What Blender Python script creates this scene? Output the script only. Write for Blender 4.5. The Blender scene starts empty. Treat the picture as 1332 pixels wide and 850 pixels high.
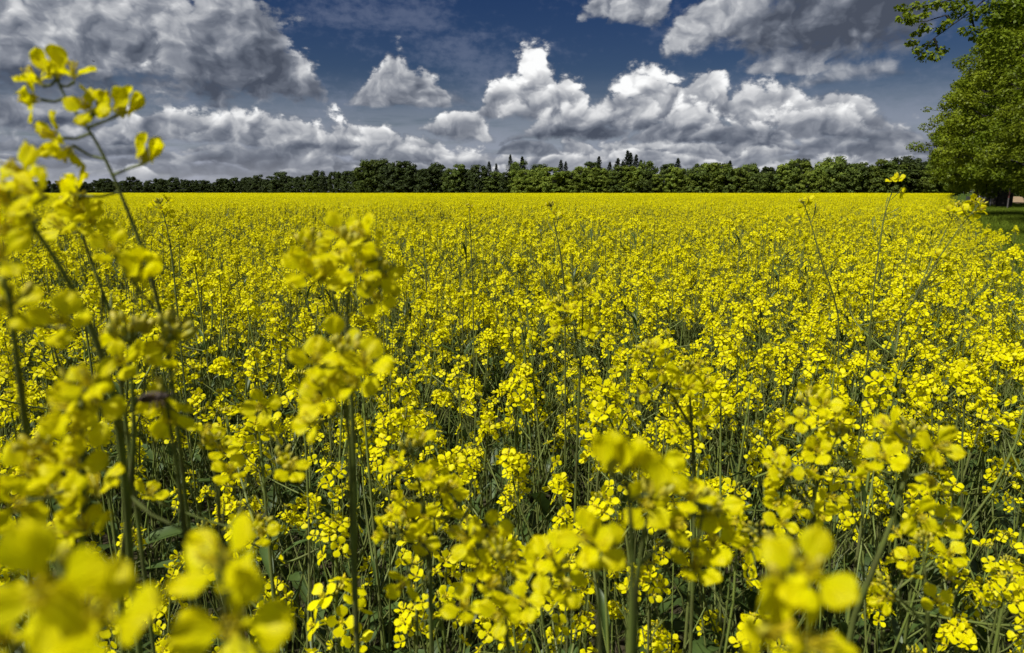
import bpy, math, random
import numpy as np
from mathutils import Vector, Matrix, Euler

random.seed(7)
RNG = np.random.default_rng(11)
scene = bpy.context.scene
COL = scene.collection
R = math.radians

# ------------------------------------------------------------------ camera
CAM_H = 1.60
FPX = 888.0                      # focal length in photograph pixels (24 mm on 36 mm)
HORIZON = 251.0                  # horizon row in the photograph
PITCH = math.atan((425.0 - HORIZON) / FPX)
cam_data = bpy.data.cameras.new("camera")
cam_data.sensor_width = 36.0
cam_data.lens = 24.0
cam_data.clip_start = 0.02
cam_data.clip_end = 8000.0
cam_data.dof.use_dof = True
cam_data.dof.focus_distance = 2.2
cam_data.dof.aperture_fstop = 10.0
cam = bpy.data.objects.new("camera", cam_data)
COL.objects.link(cam)
cam.location = (0, 0, CAM_H)
cam.rotation_euler = (math.pi / 2 - PITCH, 0, 0)
scene.camera = cam


def ray(px, py):
    """direction of a photograph pixel, scaled so that its forward (y) part is 1"""
    x = (px - 666.0) / FPX
    y = (425.0 - py) / FPX
    c, s = math.cos(PITCH), math.sin(PITCH)
    d = Vector((x, c + y * s, y * c - s))
    return d / d.y


def at(px, py, depth):
    return Vector((0, 0, CAM_H)) + ray(px, py) * depth


# ------------------------------------------------------------------ sun, sky, exposure
SUN_EL, SUN_AZ = R(54), R(-128)   # azimuth measured from +y (view direction) towards +x
sun_data = bpy.data.lights.new("sun", 'SUN')
sun_data.energy = 5.0
sun_data.angle = R(0.53)
sun_data.color = (1.0, 0.965, 0.90)
sun = bpy.data.objects.new("sun", sun_data)
COL.objects.link(sun)
sd = Vector((math.sin(SUN_AZ) * math.cos(SUN_EL), math.cos(SUN_AZ) * math.cos(SUN_EL), math.sin(SUN_EL)))
sun.location = (-20, -5, 30)
sun.rotation_euler = sd.to_track_quat('Z', 'Y').to_euler()

scene.view_settings.view_transform = 'Standard'
scene.view_settings.look = 'None'
scene.view_settings.exposure = 0.20
scene.view_settings.gamma = 1.0
scene.cycles.max_bounces = 6
scene.cycles.diffuse_bounces = 3
scene.cycles.glossy_bounces = 2
scene.cycles.transmission_bounces = 4
scene.cycles.transparent_max_bounces = 6
scene.cycles.caustics_reflective = False
scene.cycles.caustics_refractive = False
scene.cycles.use_denoising = True
scene.cycles.use_adaptive_sampling = True
scene.cycles.adaptive_threshold = 0.02
scene.cycles.adaptive_min_samples = 16

world = bpy.data.worlds.new("World")
scene.world = world
world.use_nodes = True
wt = world.node_tree
wt.nodes.clear()


class E:
    """a socket in the world node tree with arithmetic"""
    def __init__(self, s): self.s = s
    def __add__(a, b): return mth('ADD', a, b)
    def __radd__(a, b): return mth('ADD', b, a)
    def __sub__(a, b): return mth('SUBTRACT', a, b)
    def __rsub__(a, b): return mth('SUBTRACT', b, a)
    def __mul__(a, b): return mth('MULTIPLY', a, b)
    def __rmul__(a, b): return mth('MULTIPLY', b, a)


def wput(sock, v):
    if isinstance(v, E):
        wt.links.new(v.s, sock)
    else:
        sock.default_value = v


def mth(op, a, b=None, c=None, clamp=False):
    n = wt.nodes.new('ShaderNodeMath')
    n.operation = op
    n.use_clamp = clamp
    wput(n.inputs[0], a)
    if b is not None: wput(n.inputs[1], b)
    if c is not None: wput(n.inputs[2], c)
    return E(n.outputs[0])


def mad(a, b, c, clamp=False): return mth('MULTIPLY_ADD', a, b, c, clamp)


def comb(x, y, z=0.0):
    n = wt.nodes.new('ShaderNodeCombineXYZ')
    for i, v in enumerate((x, y, z)): wput(n.inputs[i], v)
    return E(n.outputs[0])


def smooth(v, lo, hi):
    n = wt.nodes.new('ShaderNodeMapRange')
    n.interpolation_type = 'SMOOTHSTEP'
    wput(n.inputs[0], v)
    wput(n.inputs[1], lo); wput(n.inputs[2], hi)
    return E(n.outputs[0])


def mixcol(f, a, b):
    n = wt.nodes.new('ShaderNodeMix')
    n.data_type = 'RGBA'
    wput(n.inputs[0], f)
    wput(n.inputs[6], a); wput(n.inputs[7], b)
    return E(n.outputs[2])


def wnoise(vec, scale, detail, rough=0.55, dim='2D'):
    n = wt.nodes.new('ShaderNodeTexNoise')
    n.noise_dimensions = dim
    wput(n.inputs['Vector'], vec)
    n.inputs['Scale'].default_value = scale
    n.inputs['Detail'].default_value = detail
    n.inputs['Roughness'].default_value = rough
    return E(n.outputs[0])


def wvor(vec, scale, detail, rough=0.5):
    n = wt.nodes.new('ShaderNodeTexVoronoi')
    n.voronoi_dimensions = '2D'
    n.feature = 'F1'
    n.normalize = True
    wput(n.inputs['Vector'], vec)
    n.inputs['Scale'].default_value = scale
    n.inputs['Detail'].default_value = detail
    n.inputs['Roughness'].default_value = rough
    n.inputs['Lacunarity'].default_value = 2.1
    return E(n.outputs['Distance'])


def ramp(f, stops):
    n = wt.nodes.new('ShaderNodeValToRGB')
    wput(n.inputs[0], f)
    el = n.color_ramp.elements
    el[0].position, el[0].color = stops[0][0], (*stops[0][1], 1)
    el[1].position, el[1].color = stops[-1][0], (*stops[-1][1], 1)
    for p, c in stops[1:-1]:
        e = el.new(p); e.color = (*c, 1)
    return E(n.outputs[0])


SKY_LIGHT = -0.12


def cumulus_group(sq):
    """node group: lays one cumulus over the clouds behind it (shade and cover)"""
    global wt
    keep = wt
    g = bpy.data.node_groups.new('cumulus', 'ShaderNodeTree')
    names = ['a', 'e', 'edge', 'edge2', 'shade0', 'sh', 'cover', 'ku', 'cu', 'kv', 'cv', 'light', 'contrast', 'tilt', 'soft', 'opac', 'flat', 'rim']
    for n in names: g.interface.new_socket(n, in_out='INPUT', socket_type='NodeSocketFloat')
    for n in ('sh', 'cover'): g.interface.new_socket(n, in_out='OUTPUT', socket_type='NodeSocketFloat')
    wt = g
    gi, go = g.nodes.new('NodeGroupInput'), g.nodes.new('NodeGroupOutput')
    q = {n: E(gi.outputs[n]) for n in names}
    u = mad(q['a'], q['ku'], q['cu'])
    v = mad(q['e'], q['kv'], q['cv'])
    uu = u * u
    if sq: uu = uu * uu
    up = mth('SUBTRACT', 1.0 - v, uu) + q['edge']
    m = mth('SMOOTH_MIN', up, mad(v, q['flat'], q['edge2']), 0.25)
    mask = smooth(m, 0.0, q['soft']) * q['opac']
    sh = mad(v, q['contrast'], q['shade0'] + q['light'])
    sh = mad(mad(up, -2.2, 1.0, True), q['rim'], sh)
    sh = mad(u, q['tilt'], sh)
    wput(go.inputs[0], mad(sh - q['sh'], mask, q['sh']))
    wput(go.inputs[1], mth('MAXIMUM', q['cover'], mask))
    wt = keep
    return g


CUMULUS = {k: cumulus_group(k) for k in (False, True)}


def build_sky():
    tc = wt.nodes.new('ShaderNodeTexCoord')
    sep = wt.nodes.new('ShaderNodeSeparateXYZ')
    wt.links.new(tc.outputs['Generated'], sep.inputs[0])
    x, y, z = (E(sep.outputs[i]) for i in range(3))
    a = mth('ARCTAN2', x, y)
    e = mth('ARCSINE', z)
    # clear sky: Nishita, deepened as through a polarising filter
    sk = wt.nodes.new('ShaderNodeTexSky')
    sk.sky_type = 'NISHITA'
    sk.sun_disc = False
    sk.sun_elevation = SUN_EL
    sk.sun_rotation = SUN_AZ
    sk.altitude = 100
    sk.air_density = 1.0
    sk.dust_density = 0.4
    hs = wt.nodes.new('ShaderNodeHueSaturation')
    wt.links.new(sk.outputs[0], hs.inputs['Color'])
    hs.inputs['Saturation'].default_value = 1.48
    hs.inputs['Hue'].default_value = 0.524
    hs.inputs['Value'].default_value = 0.235
    base = E(hs.outputs[0])

    stops = [(0.0, (0.060, 0.072, 0.101)), (0.2, (0.112, 0.128, 0.165)), (0.42, (0.215, 0.232, 0.272)),
             (0.66, (0.43, 0.442, 0.468)), (0.84, (0.66, 0.665, 0.675)), (1.0, (0.86, 0.865, 0.865))]
    stops = [(p, tuple(10 * k for k in c)) for p, c in stops]

    # broken cumulus over the whole dome
    n3 = wnoise(E(tc.outputs['Generated']), 2.6, 5.0, 0.56, '3D')
    gen = smooth(n3, 0.49, 0.56)
    gsh = mad(n3, -2.4, 1.92, True)
    whole = mixcol(gen, base, ramp(gsh, stops))

    def background(col):
        bg = wt.nodes.new('ShaderNodeBackground')
        wput(bg.inputs[0], col)
        bg.inputs[1].default_value = 0.1
        return E(bg.outputs[0])

    def mixshader(f, s0, s1):
        n = wt.nodes.new('ShaderNodeMixShader')
        wput(n.inputs[0], f)
        wt.links.new(s0.s, n.inputs[1]); wt.links.new(s1.s, n.inputs[2])
        return E(n.outputs[0])

    # the clouds that stand low in front of the viewer, one by one
    warp1 = wnoise(comb(a, e * 1.3), 16.0, 3.0)
    warp2 = wnoise(comb(a + 7.3, e * 1.3), 16.0, 3.0)
    wa = mad(warp1 - 0.5, 0.046, a)
    we = mad(warp2 - 0.5, 0.034, e)
    B = 1.0 - wvor(comb(wa, we * 1.25), 17.0, 3.4, 0.50)                        # billows
    B2 = 1.0 - wvor(comb(wa + 0.0085, (we - 0.0085) * 1.25), 17.0, 2.2, 0.50)   # stepped away from the sun
    F = wnoise(comb(a, e * 1.6), 55.0, 5.0, 0.60)                               # fine wisps
    fe = F - 0.5
    Bc = B - 0.62
    edge = mad(Bc, 0.95, fe * 0.46) - 0.09
    edge2 = mad(Bc, 0.5, fe * 0.36) - 0.05
    shade0 = mad(B - B2, 1.25, mad(fe, 0.16, Bc * 0.42)) + 0.24
    inside = smooth(mth('ABSOLUTE', a), 0.74, 0.62) * smooth(e, 0.42, 0.33)
    Lw = wnoise(comb(a, e * 3.0), 5.0, 4.0, 0.55)
    veil = smooth(mad(fe, 0.5, Lw), 0.42, 0.80) * 0.36
    front0 = mixcol(veil, base, (1.9, 2.2, 3.1, 1))
    lown = wnoise(comb(a, e * 7.0), 9.0, 4.0, 0.55)
    front0 = mixcol(smooth(e, 0.17, 0.02) * smooth(lown, 0.02, 0.58), front0, (2.75, 3.0, 3.75, 1))
    hz = mad(smooth(e, 0.065, 0.0), 0.5, 0.0)

    low1 = wnoise(comb(a, e * 1.4), 7.5, 2.0)
    low2 = wnoise(comb(a + 3.1, e * 1.4), 9.0, 2.0)
    ua = mad(low1 - 0.5, 0.085, a)
    ue = mad(low2 - 0.5, 0.036, e)
    shared = dict(a=ua, e=ue, edge=edge, edge2=edge2, shade0=shade0)

    def cloud(state, px, top, basep, half, light=0.0, contrast=0.8, tilt=0.0, soft=0.26, opac=1.0, flat=1.9, rim=0.26, sq=False):
        """one cumulus by its crown row, flat base row, centre column and half width"""
        cx, eb, et, hw = spec(px, top, basep, half)
        h = et - eb
        n = wt.nodes.new('ShaderNodeGroup')
        n.node_tree = CUMULUS[sq]
        vals = dict(shared, sh=state[0], cover=state[1], ku=1.0 / hw, cu=-cx / hw, kv=1.0 / h, cv=-eb / h,
                    light=light - 0.10 + SKY_LIGHT, contrast=contrast, tilt=tilt, soft=soft, opac=opac, flat=flat, rim=rim)
        for k, v in vals.items(): wput(n.inputs[k], v)
        return E(n.outputs[0]), E(n.outputs[1])

    def spec(px, top, basep, half):
        c = ray(px, (top + basep) / 2)
        cx = math.atan2(c.x, c.y)
        eb = math.asin(ray(px, basep).normalized().z)
        et = math.asin(ray(px, top).normalized().z)
        return cx, eb, et, math.atan2(half / FPX, 1.0) * math.cos(cx) ** 1.2

    cuts = [-0.48, -0.32, -0.16, 0.0, 0.16, 0.32, 0.48]
    edges = [-9] + cuts + [9]
    sectors = []
    for lo, hi in zip(edges[:-1], edges[1:]):
        state = (shade0, mth('MULTIPLY', gen, 0.0))
        for cl in CLOUDS:
            cx, eb, et, hw = spec(*cl[:4])
            if cx + 1.45 * hw + 0.04 < lo or cx - 1.45 * hw - 0.04 > hi: continue
            state = cloud(state, *cl[:4], **cl[4])
        sh, cover = state
        sh = mth('ADD', sh, 0.0, clamp=True)
        c = mixcol(cover, front0, ramp(sh, stops))
        c = mixcol(hz, c, (3.9, 4.0, 4.4, 1))
        sectors.append(background(mixcol(inside, whole, c)))
    front = sectors[0]
    for k, cut in enumerate(cuts):
        front = mixshader(mth('GREATER_THAN', a, cut), front, sectors[k + 1])
    isfront = mth('LESS_THAN', mth('ABSOLUTE', a), 0.76) * mth('LESS_THAN', e, 0.43) * mth('GREATER_THAN', e, -0.05)
    final = mixshader(isfront, background(whole), front)
    out = wt.nodes.new('ShaderNodeOutputWorld')
    wt.links.new(final.s, out.inputs[0])
    world.cycles.sampling_method = 'NONE'


CLOUDS = [
    # column, crown row, base row, half width, style          (far layers first)
    (60, 206, 240, 150, dict(light=0.12, contrast=0.3, soft=0.5, opac=0.8, rim=0.1)),
    (300, 222, 248, 90, dict(light=0.10, contrast=0.3, soft=0.5, opac=0.7, rim=0.1)),
    (470, 196, 246, 150, dict(light=0.0, contrast=0.3, soft=0.3, opac=0.95, rim=0.1, sq=True)),
    (30, 190, 222, 160, dict(light=-0.06, contrast=0.4, soft=0.5, opac=0.9, rim=0.1, sq=True)),
    (180, 196, 226, 110, dict(light=0.0, contrast=0.4, soft=0.4, opac=0.9, rim=0.1)),
    (300, 206, 232, 130, dict(light=-0.06, contrast=0.3, soft=0.4, opac=0.85, rim=0.1)),
    (420, 194, 226, 100, dict(light=-0.10, contrast=0.3, soft=0.3, opac=0.95, rim=0.1)),
    (590, 206, 240, 120, dict(light=-0.08, contrast=0.3, soft=0.4, opac=0.9, rim=0.1, sq=True)),
    (800, 206, 240, 130, dict(light=-0.06, contrast=0.4, soft=0.4, opac=0.9, rim=0.1, sq=True)),
    (1010, 202, 222, 90, dict(light=-0.02, contrast=0.4, soft=0.4, opac=0.8, rim=0.1)),
    (1130, 196, 226, 110, dict(light=0.0, contrast=0.4, soft=0.4, opac=0.9, rim=0.1)),
    (655, 196, 226, 60, dict(light=0.12, contrast=0.5, opac=0.9)),
    (750, 172, 226, 60, dict(light=0.06, contrast=0.6)),
    (620, 176, 226, 80, dict(light=0.16, contrast=0.6)),
    (560, 172, 224, 70, dict(light=0.06, contrast=0.6)),
    (870, 172, 226, 120, dict(light=0.12, contrast=0.6, sq=True)),
    (980, 168, 204, 70, dict(light=0.04, contrast=0.6)),
    (1080, 168, 214, 70, dict(light=0.10, contrast=0.5, opac=0.9, rim=0.15)),
    (1150, 146, 216, 80, dict(light=0.06, contrast=0.5, soft=0.3, rim=0.15)),
    (1245, 176, 240, 90, dict(light=0.14, contrast=0.5)),
    (700, 200, 238, 130, dict(light=0.0, contrast=0.35, soft=0.4, opac=0.8, rim=0.1, sq=True)),
    (930, 196, 232, 150, dict(light=0.02, contrast=0.35, soft=0.4, opac=0.8, rim=0.1, sq=True)),
    (-18, 203, 228, 34, dict(light=0.04, contrast=0.54, soft=0.3, opac=0.9, rim=0.2)),
    (22, 207, 233, 49, dict(light=0.14, contrast=0.62, soft=0.3, opac=0.9, rim=0.2)),
    (66, 196, 214, 58, dict(light=0.05, contrast=0.65, soft=0.3, opac=0.9, rim=0.2)),
    (113, 203, 224, 42, dict(light=0.19, contrast=0.45, soft=0.3, opac=0.9, rim=0.2)),
    (162, 211, 234, 32, dict(light=0.22, contrast=0.69, soft=0.3, opac=0.9, rim=0.2)),
    (215, 195, 213, 40, dict(light=0.15, contrast=0.49, soft=0.3, opac=0.9, rim=0.2)),
    (291, 183, 202, 56, dict(light=0.11, contrast=0.55, soft=0.3, opac=0.9, rim=0.2)),
    (336, 197, 218, 30, dict(light=0.17, contrast=0.69, soft=0.3, opac=0.9, rim=0.2)),
    (403, 203, 224, 41, dict(light=0.16, contrast=0.62, soft=0.3, opac=0.9, rim=0.2)),
    (415, 189, 210, 46, dict(light=0.19, contrast=0.58, soft=0.3, opac=0.9, rim=0.2)),
    (461, 208, 230, 46, dict(light=0.08, contrast=0.56, soft=0.3, opac=0.9, rim=0.2)),
    (527, 206, 224, 47, dict(light=0.07, contrast=0.62, soft=0.3, opac=0.9, rim=0.2)),
    (561, 190, 211, 50, dict(light=0.05, contrast=0.56, soft=0.3, opac=0.9, rim=0.2)),
    (619, 191, 213, 60, dict(light=0.13, contrast=0.69, soft=0.3, opac=0.9, rim=0.2)),
    (667, 211, 232, 36, dict(light=0.17, contrast=0.68, soft=0.3, opac=0.9, rim=0.2)),
    (710, 190, 217, 40, dict(light=0.08, contrast=0.45, soft=0.3, opac=0.9, rim=0.2)),
    (761, 201, 231, 61, dict(light=0.13, contrast=0.46, soft=0.3, opac=0.9, rim=0.2)),
    (824, 207, 234, 50, dict(light=0.08, contrast=0.58, soft=0.3, opac=0.9, rim=0.2)),
    (881, 202, 221, 60, dict(light=0.20, contrast=0.49, soft=0.3, opac=0.9, rim=0.2)),
    (923, 209, 229, 60, dict(light=0.13, contrast=0.62, soft=0.3, opac=0.9, rim=0.2)),
    (991, 188, 208, 38, dict(light=0.16, contrast=0.62, soft=0.3, opac=0.9, rim=0.2)),
    (1015, 210, 232, 37, dict(light=0.12, contrast=0.69, soft=0.3, opac=0.9, rim=0.2)),
    (1085, 201, 230, 60, dict(light=0.18, contrast=0.55, soft=0.3, opac=0.9, rim=0.2)),
    (1136, 210, 237, 48, dict(light=0.10, contrast=0.54, soft=0.3, opac=0.9, rim=0.2)),
    (1193, 200, 216, 52, dict(light=0.20, contrast=0.65, soft=0.3, opac=0.9, rim=0.2)),
    (1250, 211, 234, 55, dict(light=0.11, contrast=0.47, soft=0.3, opac=0.9, rim=0.2)),
    (610, 206, 222, 26, dict(light=0.22, contrast=0.5)),
    (830, 192, 214, 50, dict(light=0.26, contrast=0.5)),
    (905, 178, 204, 46, dict(light=0.22, contrast=0.5)),
    (725, 192, 216, 30, dict(light=0.26, contrast=0.5)),
    (690, 176, 200, 40, dict(light=0.02, contrast=0.4, opac=0.9)),
    (170, 176, 200, 46, dict(light=0.22, contrast=0.4, soft=0.3)),
    (90, 186, 206, 40, dict(light=0.22, contrast=0.4, soft=0.3)),
    (20, 126, 176, 150, dict(light=0.02, contrast=0.5, soft=0.4, rim=0.15, sq=True)),
    (110, 164, 208, 120, dict(light=0.0, contrast=0.4, soft=0.4, rim=0.1)),
    (190, 140, 190, 70, dict(light=0.06, contrast=0.7)),
    (345, 176, 218, 130, dict(light=0.02, contrast=0.5, opac=0.95)),
    (250, 124, 184, 74, dict(light=0.14, contrast=0.75)),
    (320, 130, 196, 70, dict(light=0.10, contrast=0.75)),
    (385, 128, 200, 74, dict(light=0.14, contrast=0.75)),
    (450, 138, 204, 66, dict(light=0.14, contrast=0.75)),
    (500, 160, 212, 50, dict(light=0.12, contrast=0.7)),
    (522, 88, 142, 62, dict(light=0.16, contrast=0.55, opac=0.95, soft=0.3)),
    (545, 84, 140, 34, dict(light=0.18, contrast=0.5, soft=0.3)),
    (505, 76, 138, 30, dict(light=0.18, contrast=0.55, soft=0.25)),
    (522, 52, 124, 32, dict(light=0.22, contrast=0.5, soft=0.3)),
    (575, 104, 140, 50, dict(light=0.20, contrast=0.3, opac=0.6, soft=0.6, rim=0)),
    (600, 136, 182, 62, dict(light=0.20, contrast=0.65)),
    (1080, 104, 180, 80, dict(light=0.16, contrast=0.65)),
    (1010, 82, 176, 74, dict(light=0.22, contrast=0.65)),
    (684, 50, 150, 40, dict(light=0.36, contrast=0.55)),
    (660, 92, 158, 46, dict(light=0.16, contrast=0.7)),
    (715, 84, 160, 60, dict(light=0.20, contrast=0.7)),
    (860, 74, 170, 84, dict(light=0.18, contrast=0.7)),
    (800, 98, 178, 66, dict(light=0.14, contrast=0.7)),
    (925, 88, 160, 64, dict(light=0.16, contrast=0.7)),
    (745, 122, 186, 90, dict(light=0.0, contrast=0.65)),
    (1050, 134, 188, 90, dict(light=0.10, contrast=0.65)),
    (900, 128, 190, 90, dict(light=0.06, contrast=0.7)),
    (960, 146, 186, 70, dict(light=0.12, contrast=0.6)),
    (780, -60, 30, 44, dict(light=0.30, contrast=0.4)),
    (825, -70, 36, 48, dict(light=0.26, contrast=0.4)),
    (1120, 66, 108, 90, dict(light=0.30, contrast=0.3, opac=0.75, soft=0.5, rim=0.1)),
    (1040, 56, 96, 70, dict(light=0.30, contrast=0.35, opac=0.9, soft=0.3)),
    (950, -70, 74, 84, dict(light=0.22, contrast=0.4, soft=0.3, tilt=-0.10, rim=0.1)),
    (1090, -130, 92, 120, dict(light=-0.04, contrast=0.22, soft=0.4, rim=0.0, tilt=-0.06, sq=True)),
    (385, 52, 130, 46, dict(light=0.10, contrast=0.7)),
    (20, -130, 146, 110, dict(light=-0.04, contrast=0.85, soft=0.3, rim=0.1, sq=True)),
    (150, -160, 124, 130, dict(light=0.10, contrast=0.85, soft=0.3, rim=0.1, tilt=-0.08, sq=True)),
    (300, -110, 140, 100, dict(light=-0.06, contrast=0.75, soft=0.25, tilt=-0.16, rim=0.3)),
]
build_sky()

# ------------------------------------------------------------------ helpers
def tag(o, label=None, cat=None, group=None, kind=None):
    if label: o['label'] = label
    if cat: o['category'] = cat
    if group: o['group'] = group
    if kind: o['kind'] = kind
    return o


def link(name, data=None, parent=None, M=None):
    o = bpy.data.objects.new(name, data)
    COL.objects.link(o)
    if parent is not None: o.parent = parent
    if M is not None: o.matrix_basis = M
    return o


def frame(d, roll=0.0):
    """rotation whose z axis is d"""
    q = Vector(d).to_track_quat('Z', 'Y')
    return q.to_matrix() @ Matrix.Rotation(roll, 3, 'Z')


def mat4(pos, rot3=None, s=1.0):
    m = Matrix.Identity(4)
    if rot3 is not None:
        m = rot3.to_4x4()
    m = m @ Matrix.Diagonal((s, s, s, 1))
    m.translation = pos
    return m


class MB:
    """collects pieces of one mesh"""
    def __init__(self): self.v, self.f, self.m, self.n = [], [], [], 0

    def add(self, v, f, mi=0, M=None):
        v = np.asarray(v, dtype=float).reshape(-1, 3)
        if M is not None:
            A = np.array(M)
            v = v @ A[:3, :3].T + A[:3, 3]
        self.v.append(v)
        n = self.n
        self.f += [tuple(i + n for i in q) for q in f]
        self.m += [mi] * len(f) if isinstance(mi, int) else list(mi)
        self.n += len(v)

    def addmb(self, o, M=None, off=0):
        if o.n: self.add(np.concatenate(o.v), o.f, [k + off for k in o.m], M)

    def tube(self, pts, rad, sides=4, mi=0, cap=False):
        pts = [Vector(p) for p in pts]
        n = len(pts)
        if not hasattr(rad, '__len__'): rad = [rad] * n
        vs = []
        prev = None
        for i, p in enumerate(pts):
            t = (pts[min(i + 1, n - 1)] - pts[max(i - 1, 0)])
            if t.length < 1e-9: t = Vector((0, 0, 1))
            t.normalize()
            if prev is None:
                u = t.orthogonal().normalized()
            else:
                u = (prev - t * prev.dot(t))
                u = u.normalized() if u.length > 1e-6 else t.orthogonal().normalized()
            prev = u
            w = t.cross(u)
            for k in range(sides):
                a = 2 * math.pi * k / sides
                vs.append(p + (u * math.cos(a) + w * math.sin(a)) * rad[i])
        fs = []
        for i in range(n - 1):
            for k in range(sides):
                k2 = (k + 1) % sides
                fs.append((i * sides + k, i * sides + k2, (i + 1) * sides + k2, (i + 1) * sides + k))
        if cap: fs.append(tuple(range((n - 1) * sides, n * sides)))
        self.add([tuple(v) for v in vs], fs, mi)

    def mesh(self, name, mats, smooth=True):
        me = bpy.data.meshes.new(name)
        v = np.concatenate(self.v) if self.v else np.zeros((0, 3))
        me.from_pydata(v.tolist(), [], self.f)
        for m in mats: me.materials.append(m)
        me.polygons.foreach_set('material_index', self.m)
        if smooth: me.polygons.foreach_set('use_smooth', [True] * len(self.f))
        me.update()
        return me


def quad_mesh(name, V, mats, mi=None, k=4):
    """mesh of n separate k-gons, V is (n*k, 3)"""
    n = len(V) // k
    me = bpy.data.meshes.new(name)
    me.vertices.add(n * k)
    me.vertices.foreach_set('co', np.asarray(V, dtype=np.float32).ravel())
    me.loops.add(n * k)
    me.loops.foreach_set('vertex_index', np.arange(n * k, dtype=np.int32))
    me.polygons.add(n)
    me.polygons.foreach_set('loop_start', np.arange(0, n * k, k, dtype=np.int32))
    me.polygons.foreach_set('loop_total', np.full(n, k, dtype=np.int32))
    for m in mats: me.materials.append(m)
    if mi is not None: me.polygons.foreach_set('material_index', np.asarray(mi, dtype=np.int32))
    me.update(calc_edges=True)
    return me


def sstep(a, b, x):
    t = min(1.0, max(0.0, (x - a) / (b - a)))
    return t * t * (3 - 2 * t)


# ------------------------------------------------------------------ materials
def mat(name, col, rough=0.6, trans=0.0, gloss=0.04, var=0.15, vscale=20.0, col2=None, rand=0.0, bump=0.0, tcol=None):
    m = bpy.data.materials.new(name)
    m.use_nodes = True
    t = m.node_tree
    t.nodes.clear()
    L = t.links.new
    out = t.nodes.new('ShaderNodeOutputMaterial')
    tc = t.nodes.new('ShaderNodeTexCoord')
    nz = t.nodes.new('ShaderNodeTexNoise')
    nz.inputs['Scale'].default_value = vscale
    nz.inputs['Detail'].default_value = 3.0
    L(tc.outputs['Object'], nz.inputs['Vector'])
    mx = t.nodes.new('ShaderNodeMix'); mx.data_type = 'RGBA'
    c2 = col2 or tuple(k * (1 - var) for k in col)
    mr = t.nodes.new('ShaderNodeMapRange')
    mr.inputs[1].default_value, mr.inputs[2].default_value = 0.35, 0.65
    L(nz.outputs[0], mr.inputs[0]); L(mr.outputs[0], mx.inputs[0])
    mx.inputs[6].default_value = (*col, 1)
    mx.inputs[7].default_value = (*c2, 1)
    cs = mx.outputs[2]
    if rand:
        oi = t.nodes.new('ShaderNodeObjectInfo')
        hs = t.nodes.new('ShaderNodeHueSaturation')
        r1 = t.nodes.new('ShaderNodeMapRange')
        r1.inputs[3].default_value, r1.inputs[4].default_value = 1 - rand, 1 + rand
        L(oi.outputs['Random'], r1.inputs[0]); L(r1.outputs[0], hs.inputs['Value'])
        L(cs, hs.inputs['Color'])
        cs = hs.outputs[0]
    df = t.nodes.new('ShaderNodeBsdfDiffuse')
    L(cs, df.inputs['Color'])
    sh = df.outputs[0]
    if trans:
        tr = t.nodes.new('ShaderNodeBsdfTranslucent')
        if tcol:
            mm = t.nodes.new('ShaderNodeMix'); mm.data_type = 'RGBA'; mm.blend_type = 'MULTIPLY'
            mm.inputs[0].default_value = 1.0
            L(cs, mm.inputs[6]); mm.inputs[7].default_value = (*tcol, 1)
            L(mm.outputs[2], tr.inputs['Color'])
        else:
            L(cs, tr.inputs['Color'])
        ms = t.nodes.new('ShaderNodeMixShader'); ms.inputs[0].default_value = trans
        L(sh, ms.inputs[1]); L(tr.outputs[0], ms.inputs[2]); sh = ms.outputs[0]
    if gloss:
        gl = t.nodes.new('ShaderNodeBsdfGlossy'); gl.inputs['Roughness'].default_value = rough
        gl.inputs['Color'].default_value = (1, 1, 1, 1)
        ms = t.nodes.new('ShaderNodeMixShader'); ms.inputs[0].default_value = gloss
        L(sh, ms.inputs[1]); L(gl.outputs[0], ms.inputs[2]); sh = ms.outputs[0]
    if bump:
        bp = t.nodes.new('ShaderNodeBump'); bp.inputs['Strength'].default_value = bump
        bp.inputs['Distance'].default_value = 0.02
        L(nz.outputs[0], bp.inputs['Height']); L(bp.outputs[0], df.inputs['Normal'])
    L(sh, out.inputs[0])
    return m


M_PETAL = mat('petal_yellow', (0.83, 0.80, 0.0012), 0.5, 0.40, 0.006, vscale=90, col2=(0.79, 0.715, 0.0008), rand=0.06)


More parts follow.
